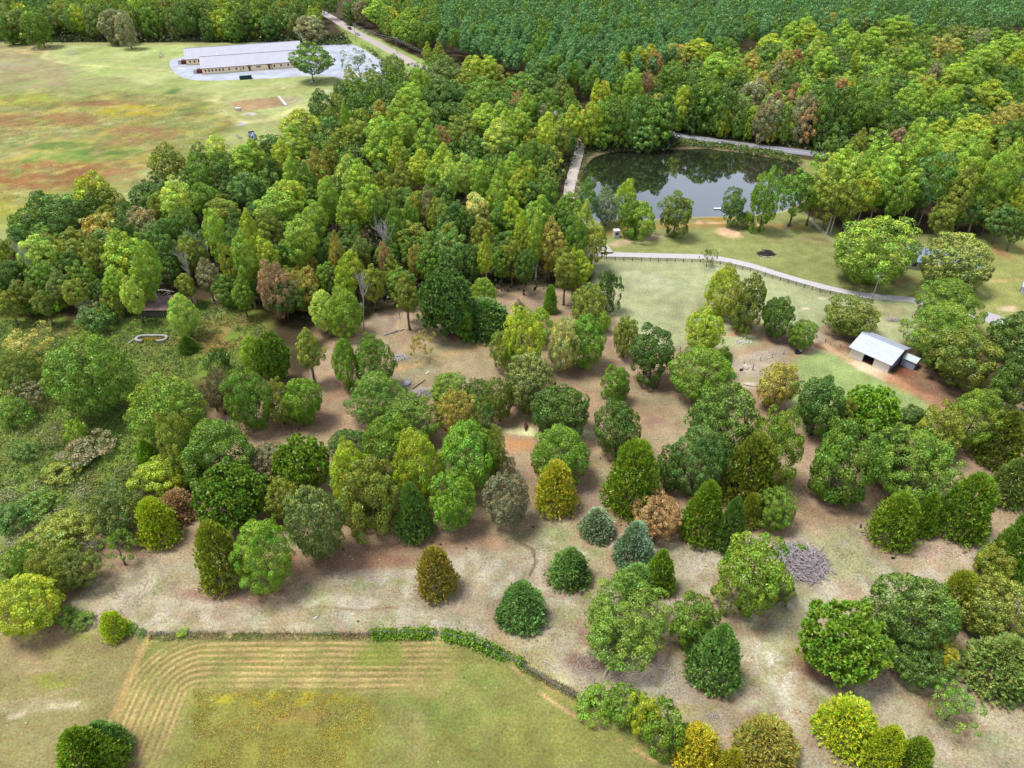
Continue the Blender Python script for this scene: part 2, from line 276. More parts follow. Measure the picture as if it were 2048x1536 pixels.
# --- lower pasture
region([(150, 1190), (320, 1090), (400, 1120), (560, 1180), (700, 1130), (900, 1110), (1100, 1040), (1180, 1090), (1400, 1080), (1600, 1050), (1760, 1040), (2100, 1100), (2300, 1300), (2300, 1700), (1500, 1700), (1200, 1440), (1060, 1330), (950, 1275), (250, 1272), (130, 1240)], S(180, 170, 144), 4, 8)
LP_ = [(150, 1190), (400, 1120), (560, 1180), (900, 1110), (1100, 1040), (1400, 1080), (1760, 1040), (2060, 1080), (2060, 1540), (1500, 1540), (1200, 1420), (1060, 1330), (950, 1275), (250, 1272)]
region(LP_, S(152, 162, 108), 4, 6, .75, .45, 51, 9); region(LP_, S(196, 168, 144), 4, 6, .6, .6, 53, 6); region(LP_, S(212, 204, 188), 4, 6, .6, .8, 55, 2.5)
region([(700, 680), (1000, 660), (1250, 700), (1560, 760), (1560, 1040), (1100, 1050), (520, 880)], S(160, 160, 120), 4, 6, .5, .6, 57, 8); region([(700, 680), (1000, 660), (1250, 700), (1560, 760), (1560, 1040), (1100, 1050), (520, 880)], S(186, 144, 112), 4, 6, .3, .65, 58, 7)
blob(740, 1235, 100, 30, S(166, 172, 126), .7); blob(540, 1220, 230, 26, S(190, 178, 158), .7); blob(700, 1150, 150, 16, S(198, 180, 166), .8); blob(300, 1200, 120, 40, S(182, 170, 148), .5)
blob(680, 1120, 200, 20, S(166, 122, 102), .8, patchy=.1); blob(480, 1190, 130, 20, S(150, 112, 96), .8, patchy=.1); stroke([(550, 1150), (700, 1110), (860, 1080), (1000, 1085)], 3, S(186, 142, 118), .7, 2)
stroke([(1040, 1085), (1066, 1100), (1072, 1125), (1060, 1150)], .6, S(120, 100, 78), .9, .3, .3); stroke([(630, 1235), (610, 1218), (640, 1212), (720, 1220), (800, 1215)], .5, S(150, 128, 104), .7, .3, .6)
blob(1100, 1250, 60, 30, S(178, 166, 136), .7); blob(1130, 1230, 40, 40, S(164, 168, 118), .6); blob(1640, 1100, 120, 60, S(178, 176, 132), .8); blob(1700, 1140, 80, 40, S(172, 174, 130), .6); blob(1560, 1040, 50, 12, S(150, 96, 80), .8); blob(1700, 1010, 60, 30, S(150, 116, 104), .8)
blob(1520, 1290, 60, 70, S(172, 172, 136), .8); blob(1850, 1110, 90, 24, S(184, 156, 142), .7); blob(1370, 1130, 60, 60, S(164, 160, 126), .6); blob(1540, 1110, 20, 20, S(186, 174, 164), .8)
region([(1508, 1283), (1535, 1290), (1600, 1330), (1592, 1385), (1565, 1390), (1545, 1340)], S(220, 216, 200), 2, 4, 1, .55, 31, 1.6)
region([(1100, 1280), (1180, 1290), (1230, 1320), (1320, 1310), (1420, 1360), (1440, 1450), (1390, 1440), (1240, 1400), (1160, 1370), (1090, 1330)], S(192, 176, 168), 3, 5, 1, .2, 41, 2.0)
blob(1190, 1320, 60, 24, S(136, 98, 86), .8); blob(1290, 1360, 60, 26, S(214, 202, 198), .7, patchy=.5, scale=2.0); blob(1640, 1330, 50, 40, S(136, 78, 60), .9, patchy=.1); blob(1870, 1330, 40, 60, S(166, 140, 124), .7); blob(1660, 1400, 60, 30, S(150, 142, 104), .5); blob(1650, 1500, 60, 30, S(160, 140, 124), .6)
blob(1990, 1430, 100, 70, S(196, 182, 156), .8); blob(1930, 1470, 60, 20, S(172, 140, 116), .6); blob(1500, 1440, 60, 40, S(166, 158, 128), .7); blob(2000, 1230, 60, 40, S(150, 128, 112), .6)
# --- weeds on the left
region([(-300, 620), (130, 640), (280, 640), (420, 590), (520, 620), (560, 700), (470, 760), (400, 760), (300, 880), (260, 1000), (160, 1100), (100, 1180), (-300, 1250)], S(122, 142, 60), 4, 8)
blob(200, 900, 90, 50, S(140, 168, 66), .8); blob(300, 650, 60, 20, S(120, 150, 60), .8)
stroke([(300, 1287), (700, 1290), (920, 1292)], 1.3, S(150, 164, 84), .8, .6, .6)
blob(450, 660, 80, 40, S(158, 138, 84), .9); blob(410, 690, 70, 26, S(160, 124, 74), .9); blob(340, 700, 60, 16, S(152, 146, 84), .7); blob(430, 620, 60, 14, S(150, 166, 100), .7); stroke([(450, 570), (438, 590), (425, 612)], 2.2, S(206, 178, 144), .9, 1); blob(465, 575, 26, 16, S(110, 80, 70), .9)
blob(110, 660, 50, 16, S(160, 134, 96), .7); blob(190, 880, 120, 70, S(100, 122, 48), .7); blob(60, 900, 60, 60, S(112, 118, 68), .6); blob(150, 960, 100, 26, S(110, 84, 66), .6); blob(60, 1060, 90, 40, S(160, 168, 108), .8); blob(30, 990, 60, 30, S(170, 176, 110), .6)
# --- hayfield at the bottom
region([(-600, 1262), (60, 1262), (180, 1262), (290, 1274), (700, 1278), (930, 1282), (1020, 1315), (1110, 1370), (1190, 1410), (1300, 1480), (1400, 1560), (1500, 1700), (-900, 1700)], S(158, 156, 98), 1.6, 2)
region([(-600, 1262), (60, 1262), (290, 1274), (245, 1400), (210, 1560), (-900, 1700)], S(166, 152, 112), 1.6, 2)
blob(110, 1275, 110, 14, S(158, 166, 76), .8); blob(110, 1358, 50, 20, S(158, 162, 74), .7); blob(60, 1330, 110, 20, S(180, 158, 130), .6); blob(60, 1410, 120, 16, S(194, 176, 156), .6); blob(60, 1500, 90, 40, S(172, 164, 124), .6); blob(20, 1300, 60, 14, S(176, 162, 130), .6)
# mown stripes round the corner of the uncut patch
ccx, ccy = at(388, 1388); ang0 = math.atan2(at(900, 1388)[1] - ccy, at(900, 1388)[0] - ccx)
idx = np.nonzero((Y < 80) & (Y > 38) & (X < 10) & (X > -62))[0]
dx = np.maximum(ccx - X[idx], 0); dy = np.maximum(Y[idx] - ccy, 0); dd = np.hypot(dx, dy) + wob[idx] * .35 + (fbm(X[idx], Y[idx], 4, 81, 3) - .5) * .5
xr = at(930, 1340)[0]
fade = np.clip((11.2 - dd) / .8, 0, 1) * np.clip(dd / .8, 0, 1) * np.clip((xr - X[idx]) / 7, 0, 1) * (.35 + .65 * np.clip((fbm(X[idx], Y[idx], 5, 77) - .35) * 5, 0, 1)) * np.clip((Y[idx] - 40) / 10, .25, 1)
st = (np.sin(dd * 2 * math.pi / 1.02) * .5 + .5)
paint(idx, fade * .5, S(178, 158, 108)); paint(idx, np.clip(st * 1.6 - .5, 0, 1) * fade * 1.0 * (.5 + fbm(X[idx], Y[idx], 2.2, 79)), S(222, 190, 146)); paint(idx, np.clip((1 - st) * 1.6 - .9, 0, 1) * fade * .5, S(140, 126, 70))
stroke([(297, 1280), (283, 1300), (262, 1350), (240, 1400), (228, 1425)], 1.1, S(206, 172, 126), .95, .5, .3)
region([(385, 1382), (560, 1378), (700, 1385), (760, 1420), (745, 1500), (690, 1700), (380, 1700)], S(158, 152, 84), 2.5, 4)
blob(560, 1398, 160, 14, S(206, 184, 60), .75, seed=5, scale=1.6, patchy=.55, amp=2); blob(520, 1430, 110, 18, S(180, 142, 92), .7); blob(660, 1440, 50, 20, S(186, 152, 100), .7); blob(490, 1425, 40, 5, S(110, 80, 70), .8); blob(560, 1500, 160, 30, S(170, 160, 84), .6, scale=2); blob(520, 1505, 50, 16, S(196, 178, 76), .6, scale=1.2, patchy=.6); blob(720, 1490, 40, 40, S(156, 164, 84), .6)
blob(920, 1400, 130, 70, S(142, 152, 88), .8, patchy=0); blob(1050, 1480, 170, 60, S(160, 158, 92), .7); blob(860, 1360, 60, 40, S(184, 164, 118), .7); blob(820, 1470, 40, 60, S(176, 164, 116), .7); blob(760, 1310, 60, 30, S(154, 168, 80), .7)
for w_, o_ in ((.5, .9),): stroke([(1020, 1335), (1080, 1385), (1140, 1425), (1220, 1465), (1320, 1530), (1420, 1600)], w_, S(226, 184, 146), o_, .35, 1.2, .15)
stroke([(1060, 1350), (1130, 1395), (1200, 1435), (1290, 1485), (1400, 1560)], .7, S(196, 158, 116), .6, .4, 1.2, .2)
stroke([(20, 1432), (80, 1416), (150, 1406)], .9, S(224, 208, 190), .8, .5, .8, .3)
for k_ in range(9): stroke([(-40, 1330 + k_ * 26), (90, 1318 + k_ * 24), (200, 1300 + k_ * 22)], .5, S(196, 172, 144) if k_ % 2 else S(150, 142, 96), .45, .5, 1.2, .4, k_)
region([(668, 38), (720, 58), (850, 122), (940, 165), (900, 185), (800, 140), (735, 108), (700, 88), (690, 70)], S(150, 170, 96), 2, 3)
region([(1600, 318), (1660, 326), (1660, 350), (1625, 360), (1606, 336)], S(140, 150, 84), 2, 2); region([(1100, 250), (1200, 262), (1340, 282), (1340, 300), (1180, 308), (1160, 300), (1090, 390)], S(112, 116, 66), 2, 3)
for pl_, f_ in (([(-600, 1270), (180, 1270), (290, 1276), (700, 1280), (930, 1284), (1020, 1317), (1110, 1372), (1190, 1412), (1300, 1482), (1400, 1562), (1500, 1700), (-900, 1700)], .82), (MP_, .92)):
    p_ = pw(pl_); ix_ = np.nonzero((X > p_[:, 0].min()) & (X < p_[:, 0].max()) & (Y > p_[:, 1].min()) & (Y < p_[:, 1].max()))[0]; GC[ix_] *= np.where(sdist(p_, X[ix_], Y[ix_]) > 0, f_, 1.0)[:, None] * (np.array([.95, 1, .84]) if f_ < .9 else np.array([1, 1, .96]))
region([(1000, 857), (1190, 862), (1190, 876), (1080, 875), (1000, 866)], S(214, 214, 166), .8, 1.2); region([(1012, 880), (1070, 882), (1075, 897), (1015, 897)], S(204, 152, 106), 2, 2, .8)
# brown leaf litter under the scattered trees is added by tree() through this list
LITTER = []
# ------------------------------------------------------------------ foliage builders
def unit(v): return v / (np.linalg.norm(v, axis=1, keepdims=True) + 1e-9)
def quads(c, nrm, tan, ln, wd):
    b = unit(np.cross(nrm, tan)); t = unit(np.cross(b, nrm)); l_ = (np.asarray(ln) / 2).reshape(-1, 1); w_ = (np.asarray(wd) / 2).reshape(-1, 1)
    v = np.stack([c - t * l_ - b * w_ * .6, c - b * w_ + t * l_ * .1, c + t * l_, c + b * w_ + t * l_ * .1], 1)
    return v.reshape(-1, 3)
def leafmesh(name, parts, mats=None):
    v = np.concatenate([p[0] for p in parts]); c = np.concatenate([p[1] for p in parts])
    return np_mesh(name, v, np.arange(len(v)), 4, mats or LEAF, c)
def env_dir(rng, n, up=0.0):
    d = unit(rng.normal(size=(n, 3))); d[:, 2] += up; return unit(d)
def broadleaf(seed, H=2.2, z0=.1, clumps=100, leaves=150, rc=.24, ls=.075, irr=.16, lobes=5, topw=1.0, tips=None, shape='round'):
    """crown one unit in radius; cauliflower of leafy clumps round an uneven envelope"""
    rng = np.random.default_rng(seed); hc = (H - z0 * H) / 2; zc = z0 * H + hc
    ld = env_dir(rng, lobes, .2); la = rng.uniform(-irr, irr * 1.3, lobes)
    d = env_dir(rng, clumps, .12)
    # spread the clump directions by a few steps of repulsion
    for _ in range(6):
        diff = d[:, None] - d[None]; r2 = (diff ** 2).sum(2) + 1e-3; d = unit(d + .02 * (diff / (r2 ** 1.5)[..., None]).sum(1) / 10)
    k = 1 + sum(a * np.exp(-((1 - d @ l_) * 4)) * 1.6 for l_, a in zip(ld, la)) + rng.normal(0, irr * .35, clumps)
    shell = np.where(rng.random(clumps) < .8, rng.uniform(.8, .95, clumps), rng.uniform(.35, .7, clumps))
    rad = (k * shell)[:, None]
    cpos = d * rad
    t = cpos[:, 2]
    if shape == 'egg': s_ = np.where(t > 0, 1 - .45 * np.clip(t, 0, 1) ** 1.2, 1 - .1 * (-t)); cpos[:, :2] *= s_[:, None]
    if shape == 'peak': s_ = np.where(t > 0, 1 - .72 * np.clip(t, 0, 1) ** 1.1, 1 - .2 * np.clip(-t, 0, 1)); cpos[:, :2] *= s_[:, None]
    if shape == 'tall': s_ = np.where(t > 0, 1 - .3 * np.clip(t, 0, 1) ** 1.5, 1 - .35 * np.clip(-t, 0, 1)); cpos[:, :2] *= s_[:, None]
    cpos = cpos * np.array([1, 1, hc]) + np.array([0, 0, zc]); rcs = rng.uniform(.7, 1.25, clumps) * rc
    n = clumps * leaves; ci = np.repeat(np.arange(clumps), leaves)
    ud = env_dir(rng, n, .0); out = unit(d * np.array([1, 1, .8]) + np.array([0, 0, .55]))[ci]
    ud = unit(ud + out * .7); rr = rcs[ci] * rng.uniform(.55, 1.05, n) ** .5
    pos = cpos[ci] + ud * rr[:, None] * np.array([1, 1, .85])
    nr = unit(ud + rng.normal(0, .45, (n, 3))); tn = unit(rng.normal(size=(n, 3)))
    sz = ls * rng.uniform(.7, 1.35, n); v = quads(pos, nr, tn, sz, sz * .75)
    base = (1 + rng.normal(0, .15, clumps))[ci] * (1 + rng.normal(0, .2, n)); col = np.repeat(base[:, None], 3, 1)
    hue = (rng.normal(0, .05, clumps))[ci] + rng.normal(0, .04, n); col[:, 0] *= 1 + hue * 2; col[:, 2] *= 1 - hue
    if tips is not None:
        m = (ud[:, 2] > .55) & (rng.random(n) < .7); col[m] *= np.array(tips)
    return leafmesh("crown", [(v, np.repeat(np.clip(col, .3, 2.5), 4, 0))])
def cedar(seed, H=2.2, n=2000, blades=10, ln=.155, pw_=.62, loose=.12, tips=None):
    rng = np.random.default_rng(seed); t = rng.random(n) ** 1.15
    r = (1 - t) ** pw_ * np.clip(t / .1 + .55, 0, 1); a = rng.uniform(0, 2 * np.pi, n)
    lob = 1 + .14 * np.sin(3 * a + seed) * np.sin(t * 9) + rng.normal(0, loose, n); r = r * lob * rng.uniform(.72, 1.0, n) ** .6
    p = np.stack([r * np.cos(a), r * np.sin(a), .03 + t * (H - .1)], 1); o = np.stack([np.cos(a), np.sin(a), np.full(n, .35) + t * 1.0], 1)
    o = unit(o + rng.normal(0, .25, (n, 3))); ci = np.repeat(np.arange(n), blades); N = n * blades
    dr = unit(o[ci] + rng.normal(0, .38, (N, 3))); L = ln * rng.uniform(.6, 1.3, N); pos = p[ci] + dr * (L * .4)[:, None]
    nr = unit(np.cross(dr, rng.normal(size=(N, 3)))); nr = np.where((nr[:, 2] < 0)[:, None], -nr, nr); v = quads(pos, nr, dr, L, L * .26)
    base = (1 + rng.normal(0, .16, n))[ci] * (1 + rng.normal(0, .15, N)); col = np.repeat(base[:, None], 3, 1); hue = rng.normal(0, .1, n)[ci]; col[:, 0] *= 1 + hue * 1.5
    if tips is not None:
        sel = (np.sin(a * 1.0 + seed) + t * 1.2 + rng.normal(0, .3, n) > .5)[ci]; col[sel] *= np.array(tips)
    return leafmesh("crown", [(v, np.repeat(np.clip(col, .3, 2.6), 4, 0))])
def pinecrown(seed, H=1.9, tufts=300, needles=34, tr=.1, z0=.12, cone=False, wide=.5, cpow=.75):
    rng = np.random.default_rng(seed); hc = (H - z0 * H) / 2; zc = z0 * H + hc
    d = env_dir(rng, tufts, .25)
    for _ in range(5):
        diff = d[:, None] - d[None]; r2 = (diff ** 2).sum(2) + 1e-3; d = unit(d + .01 * (diff / (r2 ** 1.5)[..., None]).sum(1) / 10)
    if cone:
        t = rng.random(tufts) ** .9; a = rng.uniform(0, 6.283, tufts); r = np.clip((1 - t) ** cpow, .05, 1) * rng.uniform(.55, 1, tufts)
        cp = np.stack([r * np.cos(a), r * np.sin(a), z0 * H + t * (H - z0 * H)], 1); d = unit(np.stack([np.cos(a), np.sin(a), .3 + t], 1))
    else:
        k = 1 + .12 * np.sin(d[:, 0] * 5 + seed) * np.cos(d[:, 1] * 4) + rng.normal(0, .05, tufts)
        cp = d * (k * np.where(rng.random(tufts) < .72, rng.uniform(.86, 1, tufts), rng.uniform(.4, .8, tufts)))[:, None] * np.array([1, 1, hc]) + np.array([0, 0, zc])
    N = tufts * needles; ci = np.repeat(np.arange(tufts), needles); dr = unit(env_dir(rng, N, .35) + d[ci] * .6)
    L = tr * rng.uniform(.8, 1.3, N); pos = cp[ci] + dr * (L * .55)[:, None]; nr = unit(np.cross(dr, rng.normal(size=(N, 3)))); v = quads(pos, nr, dr, L, L * wide)
    base = (1 + rng.normal(0, .12, tufts))[ci] * (1 + rng.normal(0, .12, N)); col = np.repeat(base[:, None], 3, 1); hue = rng.normal(0, .06, tufts)[ci]; col[:, 0] *= 1 + hue * 2
    return leafmesh("crown", [(v, np.repeat(np.clip(col, .3, 2.2), 4, 0))])
def trunk_mesh(seed, m, limbs=7, spread=.2, crooked=.02, first=.3, r0=.02):
    rng = random.Random(seed); b = MB(); pts = []; x = y = 0
    for i in range(7): pts.append((x, y, i / 7.4)); x += rng.uniform(-crooked, crooked); y += rng.uniform(-crooked, crooked)
    b.tube(pts, [r0 * (1.25 if i == 0 else 1 - i * .14) for i in range(7)], 7)
    for k in range(limbs):
        z = first + (.85 - first) * k / limbs; i = min(5, int(z * 7.4)); p = Vector(pts[i]).lerp(Vector(pts[i + 1]), z * 7.4 - i); a = k * 2.4 + rng.uniform(-.4, .4); L = spread * (1.15 - z) * rng.uniform(.8, 1.2)
        d = Vector((math.cos(a), math.sin(a), 0)); q = p + d * L * .5 + Vector((0, 0, L * .4)); e = p + d * L + Vector((0, 0, L * 1.0))
        b.tube([p, q, e], [r0 * .45, r0 * .3, r0 * .1], 5)
        b.tube([q, q + Vector((math.cos(a + .9), math.sin(a + .9), .9)) * L * .5], [r0 * .25, r0 * .08], 4)
    return b.mesh("trunk", m, True)
def bare_mesh(seed, m, levels=3, spread=.55, r0=.022, up=.75, n=5):
    rng = random.Random(seed); b = MB()
    def grow(p, d, L, r, lv):
        pts = [p]; q = p
        for i in range(3): d = (d + Vector((rng.uniform(-.18, .18), rng.uniform(-.18, .18), rng.uniform(-.03, .1)))).normalized(); q = q + d * L / 3; pts.append(q)
        b.tube(pts, [r, r * .85, r * .7, r * .45], 5 if lv > 1 else 4, cap=False)
        if lv <= 0: return
        for k in range(n):
            f = rng.uniform(.3, 1.0); i = min(2, int(f * 3)); s = pts[i].lerp(pts[i + 1], f * 3 - i if f < 1 else 1)
            nd = (d * up + Vector((rng.uniform(-1, 1), rng.uniform(-1, 1), rng.uniform(-.2, .6))) * spread).normalized()
            grow(s, nd, L * rng.uniform(.45, .7), r * .5, lv - 1)
    grow(Vector((0, 0, 0)), Vector((0, 0, 1)), .62, r0, levels)
    return b.mesh("branches", m, True)
PR = {}
def protos():
    PR['round'] = [broadleaf(1, 2.0, .06, 125, 190, .22, .05, .16, 7), broadleaf(2, 2.0, .06, 160, 160, .19, .045, .18, 8), broadleaf(3, 2.0, .06, 105, 200, .24, .054, .16, 6)]
    PR['egg'] = [broadleaf(11, 2.3, .05, 130, 190, .22, .05, .16, 7, shape='egg'), broadleaf(12, 2.3, .05, 170, 150, .18, .044, .18, 8, shape='egg'), broadleaf(13, 2.3, .05, 150, 170, .2, .048, .15, 6, shape='egg'), broadleaf(14, 2.3, .05, 110, 200, .24, .052, .2, 7, shape='egg')]
    PR['rough'] = [broadleaf(s, 2.3, .08, 80, 170, .26, .07, .34, 7) for s in (21, 22, 23)]
    PR['fine'] = [broadleaf(s, 2.0, .08, 170, 100, .17, .055, .2, 6) for s in (31, 32)]
    PR['big'] = [broadleaf(s, 2.0, .05, 240, 95, .15, .044, .22, 8) for s in (35, 36)]
    PR['tips'] = [broadleaf(s, 2.1, .05, 270, 95, .165, .048, .12, tips=(2.0, 1.7, 2.0)) for s in (41, 42)]
    PR['wood'] = [broadleaf(s, 3.0, .32, 74, 135, .25, .076, .22, 7, shape='egg' if s % 2 else 'round') for s in (51, 52, 53, 54)]
    PR['tall'] = [broadleaf(s, 4.2, .34, 84, 125, .25, .076, .22, 7, shape='peak' if s % 2 else 'tall') for s in (61, 62, 63, 64, 65, 67)]
    PR['cedar'] = [cedar(s) for s in (71, 72, 73)]
    PR['silver'] = [cedar(s, tips=(1.75, 1.65, 2.0)) for s in (74, 75)]
    PR['feather'] = [cedar(s, 2.1, 2200, 9, .15, .38, .16) for s in (76, 77)]
    PR['pine'] = [pinecrown(s, 2.0, 460, 36, .105) for s in (81, 82)]
    PR['plant'] = [broadleaf(s, 4.6, .5, 46, 60, .3, .13, .1, 4, shape='peak' if s % 2 else 'egg') for s in (85, 86, 87, 88)]
    PR['edge'] = [broadleaf(s, 2.6, .02, 70, 90, .27, .1, .22, 6) for s in (56, 57, 58)]
    PR['shrub'] = [broadleaf(s, 1.5, 0, 45, 90, .3, .1, .3, 6) for s in (91, 92, 93)]
    PR['sparse'] = [broadleaf(s, 2.4, .15, 46, 60, .2, .075, .35, 6) for s in (95, 96)]
    PR['trunk'] = [trunk_mesh(s, BARK) for s in (1, 2, 3)]; PR['paletrunk'] = [trunk_mesh(s, PALEBARK, 6, .16, .015, .4, .013) for s in (4, 5, 6)]
    PR['pinetrunk'] = [trunk_mesh(s, BARK, 4, .1, .006, .55, .009) for s in (7, 8)]
    PR['bare'] = [bare_mesh(s, DEADWOOD) for s in (1, 2, 3)]; PR['dry'] = [bare_mesh(s, RUSTWOOD, 3, .8, .02, .5, 6) for s in (4, 5)]
PHT = dict(round=2.0, egg=2.3, rough=2.3, fine=2.0, big=2.0, tips=2.1, wood=3.0, tall=4.2, cedar=2.2, silver=2.2, feather=2.1, pine=2.0, plant=4.6, edge=2.6, shrub=1.5, sparse=2.4)
protos()
KF = .92
PAL = dict(G=S(112, 146, 58, 1.0), D=S(88, 120, 54, 1.0), E=S(104, 140, 80, 1.0), L=S(150, 182, 74, 1.0), l=S(176, 200, 104, 1.0), Y=S(166, 184, 64, 1.0), y=S(196, 192, 66, 1.0), O=S(138, 150, 66, 1.0), o=S(116, 130, 58, 1.0), C=S(174, 166, 80, 1.0),
           R=S(174, 142, 98, 1.0), r=S(160, 132, 102, 1.0), N=S(150, 148, 110, 1.0), K=S(118, 136, 78, 1.0), k=S(112, 130, 78, 1.0), B=S(136, 160, 128, 1.0), b=S(100, 134, 76, 1.0), M=S(122, 150, 58, 1.0), V=S(122, 162, 58, 1.0), P=S(208, 206, 124, 1.0), T=S(104, 148, 90, 1.0), n=S(132, 128, 98, 1.0))
TINTF = .86
rnd = random.Random(7)
def tint(code):
    c = PAL[code]; c = (c[0], c[1], c[2] * (.62 if code in 'GDLlYOoMVbKkE' else .85)); f = TINTF * rnd.uniform(.88, 1.1); h = rnd.uniform(-.06, .06)
    return (c[0] * f * (1 + h), c[1] * f, c[2] * f * (1 - h), 1)
def put_tree(name, x, y, r, h, proto, code, label, cat, group=None, trunk='trunk', scale_h=None, litter=True):
    root = empty(name, (x, y, 0), rnd.uniform(0, 6.28)); props(root, label, cat, group)
    i = rnd.randrange(len(PR[proto])); cr = bpy.data.objects.new("crown", PR[proto][i]); link(cr, root)
    cr.scale = (r, r * rnd.uniform(.92, 1.08), h / PHT[proto] * (.9 if proto in ('round', 'egg', 'big', 'tips', 'fine', 'rough', 'pine') else 1)); cr.color = tuple(v * dict(cedar=1.3, feather=(1.02 if code in 'Cy' else 1.3), silver=1.0, pine=1.1).get(proto, 1.0) for v in tint(code)[:3]) + (1,)
    if trunk:
        tr = bpy.data.objects.new("trunk", rnd.choice(PR[trunk])); link(tr, root); tr.scale = (h, h, h * .93)
    if litter: LITTER.append((x, y, r))
    return root
def solve(cx, top, bot, w, gap=.05, lo=.7, hi=2.6):
    cy = (top + bot) / 2; zc = 4.0
    for _ in range(12):
        x, y = at(cx, cy, zc); d = ray(cx, cy); dl = math.sqrt(sum(v * v for v in d)); se = -d[2] / dl; ce = math.sqrt(1 - se * se); dep = depth_at(x, y, zc)
        r = w / 2 * dep / FPX; thv = math.atan((768 - cy) / FPX); semi = (bot - top) / 2 / FPX * dep * math.cos(thv)
        q = semi * semi - (r * se) ** 2; hh = math.sqrt(max(q, .01)) / ce; H = min(max(2 * hh, lo * 2 * r), hi * 2 * r); zc = H / 2 * (1 + gap)
    return x, y, r, H * (1 + gap)
def tree(cx, top, bot, w, proto, code, label, name='broadleaf_tree', cat='tree', group=None, gap=.05, **kw):
    x, y, r, h = solve(cx, top, bot, w, gap, .35 if proto == 'shrub' else .7)
    if proto in ('wood', 'tall'): r *= 1.05
    return put_tree(name, x, y, r * .94, h, proto, code, label, cat, group, **kw)
